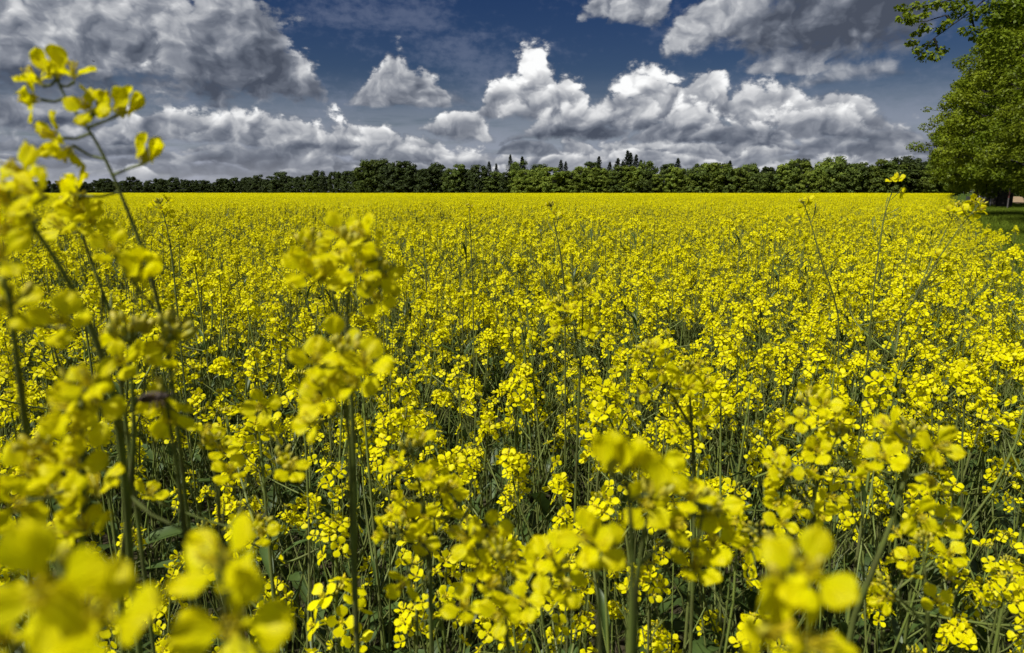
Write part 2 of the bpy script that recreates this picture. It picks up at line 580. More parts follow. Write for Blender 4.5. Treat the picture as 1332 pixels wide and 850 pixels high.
def veined(m):
    """fine veins fanning out over a single petal (x runs along the petal)"""
    t = m.node_tree; L = t.links.new
    df = next(n for n in t.nodes if n.type == 'BSDF_DIFFUSE'); tr = next(n for n in t.nodes if n.type == 'BSDF_TRANSLUCENT')
    src = df.inputs['Color'].links[0].from_socket
    tc = t.nodes.new('ShaderNodeTexCoord'); sp = t.nodes.new('ShaderNodeSeparateXYZ'); L(tc.outputs['Object'], sp.inputs[0])
    def mt(op, a, b=None, c=None):
        n = t.nodes.new('ShaderNodeMath'); n.operation = op
        for i, v in enumerate((a, b, c)):
            if v is None: continue
            if isinstance(v, (int, float)): n.inputs[i].default_value = v
            else: L(v, n.inputs[i])
        return n.outputs[0]
    nz = t.nodes.new('ShaderNodeTexNoise'); nz.inputs['Scale'].default_value = 420; nz.inputs['Detail'].default_value = 3
    L(tc.outputs['Object'], nz.inputs['Vector'])
    ang = mt('ARCTAN2', sp.outputs[1], mt('ADD', sp.outputs[0], 0.002))
    w = mt('SINE', mt('MULTIPLY_ADD', nz.outputs[0], 2.2, mt('MULTIPLY', ang, 46.0)))
    vein = mt('POWER', mt('MULTIPLY_ADD', w, 0.5, 0.5), 5.0)
    fac = mt('MULTIPLY_ADD', vein, 0.17, mt('MULTIPLY', nz.outputs[0], 0.06))
    mx = t.nodes.new('ShaderNodeMix'); mx.data_type = 'RGBA'
    L(fac, mx.inputs[0]); L(src, mx.inputs[6]); mx.inputs[7].default_value = (0.52, 0.42, 0.001, 1)
    for n in (df, tr): L(mx.outputs[2], n.inputs['Color'])
    bp = t.nodes.new('ShaderNodeBump'); bp.inputs['Strength'].default_value = 0.55; bp.inputs['Distance'].default_value = 0.0006
    L(mt('MULTIPLY_ADD', vein, -0.5, nz.outputs[0]), bp.inputs['Height'])
    for n in (df, tr): L(bp.outputs[0], n.inputs['Normal'])
    return m


M_PETAL_NEAR = veined(mat('petal_veined', (0.87, 0.84, 0.0012), 0.5, 0.54, 0.006, vscale=90, col2=(0.82, 0.74, 0.0008), rand=0.10))
M_STAMEN = mat('stamen_yellow', (0.62, 0.50, 0.02), 0.6, 0.0, 0.0)
M_BUD = mat('bud_green_yellow', (0.36, 0.36, 0.03), 0.5, 0.15, 0.03, vscale=200, col2=(0.5, 0.42, 0.02))
M_STEM = mat('stem_green', (0.150, 0.195, 0.038), 0.5, 0.0, 0.02, vscale=8, col2=(0.105, 0.115, 0.036), rand=0.15)
M_STALK = mat('stalk_olive', (0.125, 0.160, 0.034), 0.5, 0.0, 0.02, vscale=30, col2=(0.085, 0.090, 0.030), rand=0.1)
M_LEAF = mat('rape_leaf', (0.075, 0.120, 0.026), 0.5, 0.25, 0.025, vscale=25, col2=(0.050, 0.085, 0.018), rand=0.2)
M_SOIL = mat('crop_soil', (0.060, 0.050, 0.030), 0.9, 0, 0, vscale=3, col2=(0.035, 0.040, 0.016), bump=0.5)
M_TURF = mat('turf', (0.060, 0.095, 0.020), 0.9, 0, 0, vscale=0.6, col2=(0.045, 0.072, 0.016), bump=0.4)
M_GRASS = mat('grass_blade', (0.165, 0.225, 0.024), 0.6, 0.35, 0.0, vscale=1.5, col2=(0.105, 0.155, 0.016), rand=0.3)
M_LANE = mat('sandy_lane', (0.33, 0.245, 0.155), 0.9, 0, 0, vscale=1.2, col2=(0.25, 0.18, 0.11), bump=0.4)
M_BARK = mat('lime_bark', (0.052, 0.048, 0.042), 0.9, 0, 0, vscale=5, col2=(0.022, 0.021, 0.019), bump=1.0)
M_LIME = mat('lime_leaf', (0.200, 0.245, 0.012), 0.5, 0.38, 0.01, vscale=0.35, col2=(0.115, 0.165, 0.008), rand=0.08)
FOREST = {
    'dark': mat('forest_leaf_shaded', (0.048, 0.068, 0.018), 0.6, 0.15, 0.01, vscale=0.25, col2=(0.032, 0.048, 0.012), rand=0.3),  # darker leaf colour stands in for cloud shadow over the left forest
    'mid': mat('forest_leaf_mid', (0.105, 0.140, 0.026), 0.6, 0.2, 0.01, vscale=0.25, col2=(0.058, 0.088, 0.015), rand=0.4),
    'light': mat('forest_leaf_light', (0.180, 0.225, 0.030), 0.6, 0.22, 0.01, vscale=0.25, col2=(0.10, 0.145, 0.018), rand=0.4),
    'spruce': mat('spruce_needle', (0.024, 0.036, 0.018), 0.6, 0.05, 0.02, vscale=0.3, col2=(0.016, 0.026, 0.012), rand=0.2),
}
M_WHITE = mat('white_board', (0.75, 0.75, 0.76), 0.5, 0, 0.03)
M_BLACK = mat('black_mark', (0.03, 0.03, 0.04), 0.5, 0, 0.03)
M_POST = mat('grey_post', (0.10, 0.09, 0.085), 0.6, 0, 0.03)
M_RED = mat('red_band', (0.10, 0.035, 0.03), 0.6, 0, 0.03)
M_PALE = mat('pale_post', (0.42, 0.41, 0.39), 0.6, 0, 0.03)
M_PLASTER = mat('white_plaster', (0.7, 0.69, 0.66), 0.8, 0, 0)
M_TILE = mat('red_tile', (0.20, 0.07, 0.045), 0.8, 0, 0)
M_GLASS = mat('dark_pane', (0.03, 0.035, 0.04), 0.2, 0, 0.1)
M_BEE = mat('bee_fur', (0.060, 0.030, 0.014), 0.7, 0, 0.03, vscale=400, col2=(0.02, 0.012, 0.008))
M_WING = mat('bee_wing', (0.16, 0.13, 0.10), 0.3, 0.5, 0.15)
M_BIRD = mat('bird_dark', (0.03, 0.03, 0.035), 0.7, 0, 0)

# ------------------------------------------------------------------ the setting
EDGE_K, EDGE_C = 0.62, 0.54       # right edge of the crop: x = K*y + C


def edge_x(y): return EDGE_K * y + EDGE_C


def sheet(name, pts, m, z, label=None):
    mb = MB()
    mb.add([(p[0], p[1], z) for p in pts], [tuple(range(len(pts)))])
    o = link(name, mb.mesh(name, [m], False))
    return tag(o, kind='structure')


sheet('ground', [(4000 * math.cos(a), 4000 * math.sin(a)) for a in np.linspace(0, 2 * math.pi, 64, endpoint=False)], M_TURF, 0.0)

# forest edge: photograph column -> distance
FX = [-120, 45, 330, 420, 480, 600, 700, 900, 1100, 1230]
FD = [900, 860, 780, 600, 500, 460, 420, 400, 385, 380]


def forest_d(px): return float(np.interp(px, FX, FD))


soil = [(-60, -3)]
soil += [((px - 666) / FPX * forest_d(px), forest_d(px) - 4) for px in (-100, 45, 330, 420, 480, 600, 700, 900, 1100, 1200)]
soil += [(edge_x(340), 340), (edge_x(-3), -3)]
sheet('field', soil, M_SOIL, 0.004)
lane = [(58.5, 82), (214, 300), (420, 300), (420, 82)]
sheet('sandy_lane', lane, M_LANE, 0.004)

# ------------------------------------------------------------------ rapeseed: petals, flowers, racemes
def petal_geo(nl, nw, length, width, cup, rng, wav=1.0):
    v, f = [], []
    b1, b2, tw = rng.uniform(-1, 1), rng.uniform(-1, 1), rng.uniform(-0.25, 0.25)
    droop = rng.uniform(0.0, 0.5)
    for i in range(nl + 1):
        t = 1 - (1 - i / nl) ** 1.55
        w = 0.14 + 0.5 * t
        if t > 0.22:
            w = max(w if t < 0.4 else 0.0, math.sqrt(max(0.0, 1 - ((t - 0.63) / 0.378) ** 2)))
        w = max(w, 0.05) * width
        r = 0.001 + length * t * (1 - 0.12 * cup * t)
        z = -0.003 * (1 - t) ** 2 + cup * length * t ** 1.4 - droop * length * 0.35 * max(0, t - 0.55) ** 2 * 4
        for j in range(nw + 1):
            s = 2 * j / nw - 1
            y = s * w / 2
            zz = z - 0.10 * width * s * s * t + 0.00035 * wav * math.sin(9 * s * t + 6 * b2) * t * t + 0.00045 * wav * math.sin(5 * s + 3 * b1 + 4 * t) * t + 0.0004 * b2 * s * t + tw * y
            rr = r + 0.00022 * wav * math.sin(11 * s + 7 * b1) * t ** 4 - 0.10 * length * s * s * t * (0.3 + 0.3 * (t > 0.8))
            v.append((rr, y, zz))
    for i in range(nl):
        for j in range(nw):
            a = i * (nw + 1) + j
            f.append((a, a + 1, a + nw + 2, a + nw + 1))
    return v, f


def ellipsoid(mb, M, rx, ry, rz, mi, seg=5, rings=3):
    v = [(0, 0, -rz)]
    for i in range(1, rings + 1):
        th = math.pi * i / (rings + 1)
        for k in range(seg):
            a = 2 * math.pi * k / seg
            v.append((rx * math.sin(th) * math.cos(a), ry * math.sin(th) * math.sin(a), -rz * math.cos(th)))
    v.append((0, 0, rz))
    f = []
    for k in range(seg):
        f.append((0, 1 + (k + 1) % seg, 1 + k))
        f.append((len(v) - 1, 1 + (rings - 1) * seg + k, 1 + (rings - 1) * seg + (k + 1) % seg))
        for i in range(rings - 1):
            a, b = 1 + i * seg + k, 1 + i * seg + (k + 1) % seg
            f.append((a, b, b + seg, a + seg))
    mb.add(v, f, mi, M)


def centre_geo(mb, rng, fine=True, mp=0, ms=1, mbud=2):
    """sepals, stamens and pistil of one flower (z looks out of the flower)"""
    for k in range(4):
        a = k * math.pi / 2 + math.pi / 4
        c, s = math.cos(a), math.sin(a)
        v = [(0.0008 * c, 0.0008 * s, -0.0055), (0.0024 * c - 0.0011 * s, 0.0024 * s + 0.0011 * c, -0.002),
             (0.0034 * c, 0.0034 * s, 0.0012), (0.0024 * c + 0.0011 * s, 0.0024 * s - 0.0011 * c, -0.002)]
        mb.add(v, [(0, 1, 2, 3)], mbud)
    if fine:
        for k in range(6):
            a = k * math.pi / 3 + rng.uniform(-.2, .2)
            r, h = rng.uniform(0.0016, 0.0028), rng.uniform(0.003, 0.0052)
            tip = Vector((r * math.cos(a), r * math.sin(a), h))
            mb.tube([(0, 0, -0.003), tip], [0.0003, 0.00025], 3, ms)
            ellipsoid(mb, mat4(tip), 0.0005, 0.0005, 0.0013, ms, 4, 2)
        mb.tube([(0, 0, -0.003), (0, 0, 0.0048)], [0.0006, 0.0005], 4, mbud, True)
    else:
        ellipsoid(mb, mat4((0, 0, 0.001)), 0.0016, 0.0016, 0.003, ms, 4, 1)


FM = [M_PETAL, M_STAMEN, M_BUD]
prng = random.Random(3)
HERO_PETALS = []
for i in range(14):
    mb = MB()
    ln = prng.uniform(0.0102, 0.0124)
    v, f = petal_geo(12, 8, ln, ln * prng.uniform(0.74, 0.92), prng.uniform(0.0, 0.30), prng, prng.uniform(1.0, 3.2))
    mb.add(v, f)
    HERO_PETALS.append(mb.mesh('petal', [M_PETAL_NEAR]))
HERO_CENTRES = []
for i in range(3):
    mb = MB(); centre_geo(mb, prng, True)
    HERO_CENTRES.append(mb.mesh('flower', FM))

FLOWER_MB = []
for i in range(7):
    mb = MB()
    cup = prng.choice((0.03, 0.08, 0.15, 0.25, 0.5))
    for k in range(4):
        v, f = petal_geo(6, 2, prng.uniform(0.0106, 0.0132), prng.uniform(0.0087, 0.0110), max(0, cup + prng.uniform(-.12, .12)), prng)
        mb.add(v, f, 0, Matrix.Rotation(k * math.pi / 2 + prng.uniform(-.15, .15), 4, 'Z'))
    centre_geo(mb, prng, False)
    FLOWER_MB.append(mb)
FLOWERS = [mb.mesh('flower', FM) for mb in FLOWER_MB]
RM = [M_PETAL, M_STAMEN, M_BUD, M_STEM]
HM = [M_PETAL, M_STAMEN, M_BUD, M_STALK]


def raceme_layout(rng, n, L, ped=0.018, top_angle=40, low_angle=80):
    """flower stations below a tip at the origin: (foot on the axis, head, facing)"""
    out = []
    ph = rng.uniform(0, 6.28)
    for i in range(n):
        q = (i + 0.5) / n
        a = ph + i * 2.39996 + rng.uniform(-.35, .35)
        th = R(top_angle + (low_angle - top_angle) * q + rng.uniform(-14, 14))
        foot = Vector((0, 0, -0.006 - L * q ** 1.15))
        p = ped * rng.uniform(0.75, 1.25) * (0.65 + 0.45 * q)
        d = Vector((math.cos(a) * math.sin(th), math.sin(a) * math.sin(th), math.cos(th)))
        head = foot + d * p
        face = (d * rng.uniform(0.6, 1.3) + Vector((0, 0, rng.uniform(0.1, 0.9))) +
                Vector((rng.uniform(-.35, .35), rng.uniform(-.35, .35), rng.uniform(-.3, .2)))).normalized()
        out.append((foot, head, face))
    return out


def stalk_geo(mb, rng, lay, L, buds, pods, M=None, fine=False, m_bud=2, m_stem=3):
    o = MB()
    sd_ = 4 if fine else 3
    for foot, head, face in lay:
        mid = (foot + head) / 2 + Vector((0, 0, -0.0015))
        o.tube([foot, mid, head - face * 0.005], [0.0007, 0.0006, 0.0008], sd_, m_stem)
    for k in range(buds):
        a, r = k * 2.4, 0.0012 + 0.0062 * math.sqrt(k / max(buds, 1))
        d = Vector((math.cos(a) * r, math.sin(a) * r, 0.012)).normalized()
        s = rng.uniform(0.7, 1.1) * (0.75 + 0.5 * k / max(buds, 1))
        pos = Vector((math.cos(a) * r, math.sin(a) * r, rng.uniform(0.001, 0.006) - 0.35 * r))
        ellipsoid(o, mat4(pos, frame(d), s), 0.0016, 0.0016, 0.0034, m_bud, 6 if fine else 4, 3 if fine else 2)
        o.tube([(0, 0, -0.006), pos], [0.0006, 0.0005], 3, m_stem)
    for k in range(pods):
        a = rng.uniform(0, 6.28)
        z = -L - 0.012 - 0.012 * k
        th = R(rng.uniform(45, 70))
        d = Vector((math.cos(a) * math.sin(th), math.sin(a) * math.sin(th), math.cos(th)))
        p0 = Vector((0, 0, z)); p1 = p0 + d * rng.uniform(0.012, 0.020)
        d2 = (d + Vector((0, 0, 0.5))).normalized()
        p2 = p1 + d2 * rng.uniform(0.012, 0.035)
        o.tube([p0, p1, p1 + (p2 - p1) * 0.5, p2], [0.0006, 0.0007, 0.0013, 0.0004], sd_, m_stem)
    mb.addmb(o, M)


RACEMES = []      # (layout, flower picks, stalk mesh, joined mesh builder, joined mesh)
rr = random.Random(5)
for i in range(16):
    n = (4, 6, 8, 9, 10, 11, 12, 13, 14, 16)[i % 10]
    L = rr.uniform(0.02, 0.085)
    lay = raceme_layout(rr, n, L, rr.uniform(.016, .026), rr.uniform(30, 55), rr.uniform(75, 100))
    picks = [(rr.randrange(len(FLOWERS)), rr.uniform(0, 6.28), rr.uniform(0.85, 1.12)) for _ in lay]
    st = MB(); stalk_geo(st, rr, lay, L, rr.randint(4, 13), rr.randint(3, 9))
    full = MB(); full.addmb(st)
    mats_ = []
    for (foot, head, face), (fi, ro, sc) in zip(lay, picks):
        m = mat4(head, frame(face, ro), sc)
        mats_.append((fi, m))
        full.addmb(FLOWER_MB[fi], m)
    RACEMES.append(dict(flowers=mats_, stalk=st.mesh('raceme', RM), mb=full, mesh=full.mesh('raceme', RM)))


def leaf_geo(rng, length, width, lob=0.0):
    v, f = [], []
    nl = 7
    bend = rng.uniform(0.3, 1.1)
    ang = rng.uniform(0.2, 0.8)
    x = z = 0.0
    for i in range(nl + 1):
        t = i / nl
        w = width * (0.25 + 0.75 * math.sin(min(1, t * 1.35) * math.pi / 2)) * math.sqrt(max(0.0, 1 - t ** 2.6)) * (1 + lob * math.sin(t * 19))
        w = max(w, 0.001)
        yw = 0.1 * width * math.sin(t * 9 + bend * 5)
        for s in (-1, 0, 1):
            v.append((x, s * w / 2 + (yw if s == 0 else 0) * 0.2, z + abs(s) * w * 0.22 + (yw * s * 0.5)))
        a = ang - bend * t * 1.6
        x += math.cos(a) * length / nl
        z += math.sin(a) * length / nl
    for i in range(nl):
        for j in range(2):
            a = i * 3 + j
            f.append((a, a + 3, a + 4, a + 1))
    return v, f


LEAF_MB = []
for i in range(6):
    mb = MB()
    if i < 3: v, f = leaf_geo(rr, rr.uniform(0.13, 0.20), rr.uniform(0.035, 0.055), 0.18)
    else: v, f = leaf_geo(rr, rr.uniform(0.06, 0.10), rr.uniform(0.014, 0.024), 0.0)
    mb.add(v, f)
    LEAF_MB.append(mb)
LEAVES = [mb.mesh('leaf', [M_LEAF]) for mb in LEAF_MB]


def curve3(p0, p1, p2, p3, n):
    out = []
    for i in range(n + 1):
        t = i / n
        out.append(p0 * (1 - t) ** 3 + p1 * 3 * t * (1 - t) ** 2 + p2 * 3 * t * t * (1 - t) + p3 * t ** 3)
    return out


PLANTS = []       # prototypes standing on the origin
for i in range(12):
    H = rr.uniform(1.16, 1.36)
    lean = Vector((rr.uniform(-.10, .10), rr.uniform(-.10, .10), 0))
    base, top = Vector((0, 0, 0)), Vector((lean.x, lean.y, H))
    path = curve3(base, Vector((0, 0, H * .35)), Vector((lean.x * .6, lean.y * .6, H * .7)), top, 9)
    st = MB()
    st.tube(path, [0.0052 - 0.0036 * k / 9 for k in range(10)], 5)
    rac, lvs = [], []
    rac.append((mat4(top, frame((top - path[-2]).normalized(), rr.uniform(0, 6))), rr.randrange(16)))
    nb = rr.randint(5, 8)
    ph = rr.uniform(0, 6.28)
    for k in range(nb):
        t = rr.uniform(0.42, 0.86)
        j = t * 9
        p0 = path[int(j)].lerp(path[int(j) + 1], j - int(j))
        a = ph + k * 2.4
        out = Vector((math.cos(a), math.sin(a), 0))
        zt = H - rr.choice((rr.uniform(-0.02, 0.12), rr.uniform(0.02, 0.22), rr.uniform(0.1, 0.34)))
        zt = max(zt, p0.z + 0.10)
        reach = rr.uniform(0.05, 0.22)
        p3 = Vector((p0.x, p0.y, zt)) + out * reach
        bp = curve3(p0, p0 + out * reach * 0.6 + Vector((0, 0, (zt - p0.z) * .3)), p3 + Vector((0, 0, -(zt - p0.z) * .4)), p3, 6)
        st.tube(bp, [0.0024 - 0.0010 * q / 6 for q in range(7)], 4)
        rac.append((mat4(p3, frame((p3 - bp[-2]).normalized(), rr.uniform(0, 6)), rr.uniform(0.75, 1.12)), rr.randrange(16)))
        lvs.append((mat4(p0, Matrix.Rotation(a, 3, 'Z') @ Matrix.Rotation(rr.uniform(-.9, -.2), 3, 'Y'), rr.uniform(0.8, 1.2)), rr.randrange(3, 6)))
    for k in range(7):      # thin, half-bare side shoots low in the stand
        p0 = Vector((rr.gauss(0, .08), rr.gauss(0, .08), rr.uniform(0.15, 0.75)))
        dv = Vector((rr.gauss(0, .35), rr.gauss(0, .35), 1.0)).normalized() * rr.uniform(0.22, 0.45)
        st.tube([p0, p0 + dv * .5 + Vector((rr.gauss(0, .02), rr.gauss(0, .02), 0)), p0 + dv], [0.0019, 0.0016, 0.0010], 4)
    for k in range(6):
        z = H * rr.uniform(0.12, 0.66)
        a = rr.uniform(0, 6.28)
        j = z / H * 9
        p0 = path[int(j)]
        lvs.append((mat4(Vector((p0.x, p0.y, z)), Matrix.Rotation(a, 3, 'Z') @ Matrix.Rotation(rr.uniform(-.7, .3), 3, 'Y'), rr.uniform(0.8, 1.2)), rr.randrange(0, 3)))
    full = MB(); full.addmb(st, None, 3)
    for M, ri in rac: full.addmb(RACEMES[ri]['mb'], M)
    for M, li in lvs: full.addmb(LEAF_MB[li], M, 4)
    PLANTS.append(dict(stem=st.mesh('stem', [M_STEM]), racemes=rac, leaves=lvs, H=H, full=full.mesh('crop_plant', RM + [M_LEAF])))

# ------------------------------------------------------------------ the plants close to the camera, one by one
HERO_N = [0]


def hero(label, stems, leaves=2, rad=0.003, seed=0, name='rapeseed_plant'):
    """stems: list of dict(tip, via, n, L, ped, fs, heads): the first is the main stem, the others branch off it;
    points are (column, row, distance) and become places in the field"""
    rng = random.Random(100 + seed)
    P = [[at(*p) for p in ([s['tip']] + s.get('via', []))] for s in stems]
    low = P[0][-1]
    prev = P[0][-2]
    dirn = (low - prev); dirn = dirn / max(0.02, -dirn.z)
    bx = low + Vector((dirn.x, dirn.y, 0)) * min(0.25, low.z * 0.25)
    base = Vector((bx.x, max(bx.y, 0.10), 0))
    root = tag(link(name, None, None, mat4(base)), label, 'plant', 'tall rapeseed plants close to the camera')
    sm = MB()
    main = None
    for si, s in enumerate(stems):
        pts = [p - base for p in P[si]]
        if si == 0:
            pts.append(Vector(pts[-1].lerp(Vector((0, 0, 0)), 0.55)) + Vector((0.0, 0.01, 0)))
            pts.append(Vector((0, 0, 0)))
        else:
            # join the main stem below this tip
            lowz = pts[-1].z - s.get('drop', 0.16)
            q = min(main, key=lambda m: abs(m.z - lowz))
            pts.append(q)
        # cut the corners of the polyline until it bends smoothly
        fine = pts
        for _ in range(3):
            nxt = [fine[0]]
            for p, q in zip(fine[:-1], fine[1:]): nxt += [p.lerp(q, .25), p.lerp(q, .75)]
            fine = nxt + [fine[-1]]
        if si == 0: main = fine
        r0 = 0.66 * rad * s.get('r', 1.0 if si == 0 else 0.75)
        sm.tube(fine, [r0 * min(1.0, 0.40 + 0.9 * min(1.0, (fine[0] - q).length / 0.16)) for q in fine], 8, 3)
        # flowers
        tip = fine[0]
        axis = (fine[0] - fine[5]).normalized() if (fine[0] - fine[5]).length > 1e-4 else Vector((0, 0, 1))
        Rm = frame(axis, rng.uniform(0, 6))
        fs = s.get('fs', 1.0)
        fs = min(fs, 1.0) if P[si][0].y < 0.2 else fs
        if 'hs' in s:
            s = dict(s, heads=[(hx, hy, rng.gauss(0, .5), -0.70 + rng.gauss(0, .35), 0.80 + rng.gauss(0, .35), rng.uniform(-.012, .012)) for hx, hy in s['hs']])
        if 'heads' in s:
            lay = []
            for (hx, hy, fx, fy, fz, hd) in s['heads']:
                h = at(hx, hy, s['tip'][2] + hd) - base
                lowq = [q for q in fine if (q - tip).length < 0.13 and q.z < h.z + 0.002] or [fine[2]]
                foot = min(lowq, key=lambda q: (q - h).length + 0.4 * abs(q.z - h.z + 0.012))
                lay.append((foot, h, Vector((fx, fy, fz)).normalized()))
        else:
            lay = raceme_layout(rng, int(round(s.get('n', 9) * 0.62)), s.get('L', 0.04) * 1.15, s.get('ped', 0.018) * 1.15, 48, 92)
            lay = [(tip + Rm @ a, tip + Rm @ b, (Rm @ c)) for a, b, c in lay]
        for foot, head, face in lay:
            neck = head - face * 0.0055 * fs
            mid = (foot + neck) / 2 + Vector((0, 0, -0.0015))
            sm.tube([foot, mid, neck], [0.0008, 0.00065, 0.0009], 5, 3)
            fo = link('flower', rng.choice(HERO_CENTRES), root, mat4(head, frame(face, rng.uniform(0, 6.28)), fs * rng.uniform(0.9, 1.08)))
            gone = rng.random() < 0.06
            for k in range(4):
                if gone and k == 2: continue
                link('petal', rng.choice(HERO_PETALS), fo, Matrix.Rotation(k * math.pi / 2 + rng.uniform(-.18, .18), 4, 'Z') @
                     Matrix.Rotation(rng.uniform(-.30, .22), 4, 'Y'))
        for (hx, hy, dx, dy, dz, sc) in s.get('bigbuds', []):
            b = MB()
            d = Vector((dx, dy, dz)).normalized()
            for k in range(4):
                v, f = petal_geo(7, 4, 0.0105 * sc, 0.0078 * sc, 0.0, rng, 1.5)
                v = [(x_, y_, z_ - 0.34 * abs(y_)) for x_, y_, z_ in v]
                b.add(v, f, 0, Matrix.Translation((0, 0, -0.0035 * sc)) @ Matrix.Rotation(k * math.pi / 2 + rng.uniform(-.2, .2), 4, 'Z') @
                      Matrix.Translation((0.0010 * sc, 0, 0)) @ Matrix.Rotation(-rng.uniform(1.28, 1.52), 4, 'Y'))
            for k in range(4):
                a_ = k * math.pi / 2 + .78
                c_, s_ = math.cos(a_) * sc, math.sin(a_) * sc
                b.add([(0.0007 * c_, 0.0007 * s_, -.006 * sc), (.0024 * c_ - .0014 * s_, .0024 * s_ + .0014 * c_, -.002 * sc), (.0022 * c_, .0022 * s_, .0016 * sc),
                       (.0024 * c_ + .0014 * s_, .0024 * s_ - .0014 * c_, -.002 * sc)], [(0, 1, 2, 3)], 1)
            h = at(hx, hy, s['tip'][2]) - base
            link('bud', b.mesh('bud', [M_PETAL_NEAR, M_BUD]), root, mat4(h, frame(d)))
            lowq = [q for q in fine if (q - tip).length < 0.16] or [fine[2]]
            foot = min(lowq, key=lambda q: abs(q.z - h.z + 0.012))
            sm.tube([foot, (foot + h) / 2 + Vector((0, 0, -0.002)), h - d * 0.0055 * sc], [0.0008, 0.0006, 0.0009], 5, 3)
        nbud = s.get('buds', 9)
        if nbud:
            b = MB(); stalk_geo(b, rng, [], 0.02, nbud, 0, None, True)
            link('bud_cluster', b.mesh('bud_cluster', RM), root, mat4(tip, Rm, 0.8 * s.get('bs', 1.2)))
        npod = s.get('pods', 3)
        if npod:
            b = MB(); stalk_geo(b, rng, [], s.get('L', 0.05) + 0.01, 0, npod, None, True)
            sm.addmb(b, mat4(tip, Rm))
    link('stem', sm.mesh('stem', HM), root)
    for k in range(leaves):
        q = main[-1 - rng.randrange(2, 7)]
        link('leaf', rng.choice(LEAVES), root, mat4(q, Matrix.Rotation(rng.uniform(0, 6.28), 3, 'Z') @ Matrix.Rotation(rng.uniform(-.7, .3), 3, 'Y'), rng.uniform(0.8, 1.1)))
    HERO_N[0] += 1
    return root


# tall stem standing up against the clouds
hero('tallest rapeseed stem, leaning left against the clouds, with a few loose blossoms and buds', [
    dict(tip=(70, 92, .36), via=[(88, 135, .36), (125, 180, .36), (163, 265, .365), (195, 350, .37), (214, 430, .38), (232, 560, .41), (250, 720, .47)],
         buds=0, pods=0, r=0.62, fs=0.98,
         heads=[(45, 100, -.5, -.3, .8, 0), (38, 128, -.9, -.5, .1, .004), (95, 92, .1, -.2, .95, 0), (113, 138, .0, -.95, .45, -.004), (134, 132, .5, .2, .8, .004),
                (66, 176, -.3, -.9, .2, -.004), (86, 200, -.6, -.3, -.8, 0), (92, 245, -.6, -.4, .8, .0)],
         bigbuds=[(69, 86, -.35, .1, .9, 1.25), (163, 137, .7, -.1, .7, 1.3), (191, 199, .5, -.1, .8, 1.25)]),
    dict(tip=(208, 262, .36), via=[(176, 330, .37)], n=0, buds=0, pods=0, r=0.4, drop=.02),
], leaves=3, rad=0.0030, seed=1)
hero('stout rapeseed stem bending in from the photo\'s left border below the tallest stem', [
    dict(tip=(14, 250, .27), via=[(38, 288, .275), (78, 345, .28), (120, 425, .29), (150, 520, .30), (165, 640, .32), (172, 780, .36)], hs=[(22, 222), (42, 250), (30, 284), (4, 258), (8, 300)], fs=.95, pods=0),
], rad=0.0029, seed=2)
hero('rapeseed raceme just right of the stout bent stem, crowned by spiky buds', [
    dict(tip=(98, 262, .40), via=[(108, 310, .40), (130, 370, .40), (148, 420, .41), (160, 520, .43)], hs=[(92, 246), (76, 292), (118, 288), (104, 272)], pods=2)], rad=0.0022, seed=3)
hero('broad blurred rapeseed blossoms cut by the left border at mid height', [
    dict(tip=(12, 385, .24), via=[(20, 450, .25), (34, 560, .27), (50, 700, .31)], hs=[(14, 398), (0, 330), (80, 418)], pods=0, buds=4)], rad=0.0028, seed=4)
hero('dark budding rapeseed tip where the two left stems cross', [
    dict(tip=(168, 428, .31), via=[(170, 480, .31), (176, 560, .32), (168, 660, .34), (150, 800, .38)], n=5, L=.018, ped=.014, buds=15, bs=1.5, pods=2, fs=.9),
    dict(tip=(225, 430, .31), hs=[(145, 324), (216, 450)], buds=12, bs=1.4, pods=0, drop=.04),
    dict(tip=(180, 350, .31), n=0, buds=0, pods=0, bigbuds=[(182, 352, .6, -.2, .7, 1.35)], drop=.04, r=.4)], rad=0.0027, seed=5)
hero('large soft rapeseed flower head left of the crossing stems, above the bottom blossoms', [
    dict(tip=(105, 500, .25), via=[(108, 570, .255), (110, 660, .27), (100, 800, .31)], hs=[(112, 494), (82, 528), (122, 522), (100, 560), (94, 604)], pods=0),
    dict(tip=(48, 580, .25), hs=[(60, 585), (38, 612), (22, 655)], drop=.03, pods=0)], rad=0.0022, seed=6)
hero('rapeseed flower head in the lower left, lit white at one petal tip', [
    dict(tip=(90, 640, .27), via=[(96, 700, .28), (100, 800, .30)], hs=[(100, 650), (124, 632), (110, 684), (84, 690), (58, 640)], pods=0)], rad=0.0022, seed=7)
hero('hugely blurred rapeseed blossoms filling the bottom left corner', [
    dict(tip=(80, 735, .118), via=[(84, 800, .123), (90, 900, .14)], hs=[(58, 770), (128, 800), (0, 830)], fs=1.0, pods=0, buds=4)], rad=0.0022, seed=8)
hero('hugely blurred rapeseed blossoms at the bottom beside the corner ones', [
    dict(tip=(285, 715, .13), via=[(292, 790, .135), (300, 900, .15)], hs=[(282, 726), (302, 812)], pods=0, buds=0)], rad=0.002, seed=9)
hero('drooping rapeseed blossom with a brown bee clinging to it', [
    dict(tip=(214, 500, .30), via=[(222, 560, .30), (236, 640, .32), (246, 760, .36)], buds=4, pods=2,
         heads=[(210, 528, -.1, -.85, -.3, 0), (222, 540, .3, -.6, -.5, .003)])], rad=0.0024, seed=10)
hero('rapeseed plant with loose small blossoms between the crossing stems and the upright pair', [
    dict(tip=(275, 575, .42), via=[(282, 640, .42), (290, 740, .45)], hs=[(268, 562), (288, 582), (300, 612)]),
    dict(tip=(342, 684, .40), hs=[(340, 694), (196, 640)], drop=.05),
    dict(tip=(370, 596, .40), hs=[(380, 608), (340, 528)], drop=.07)], rad=0.002, seed=11)
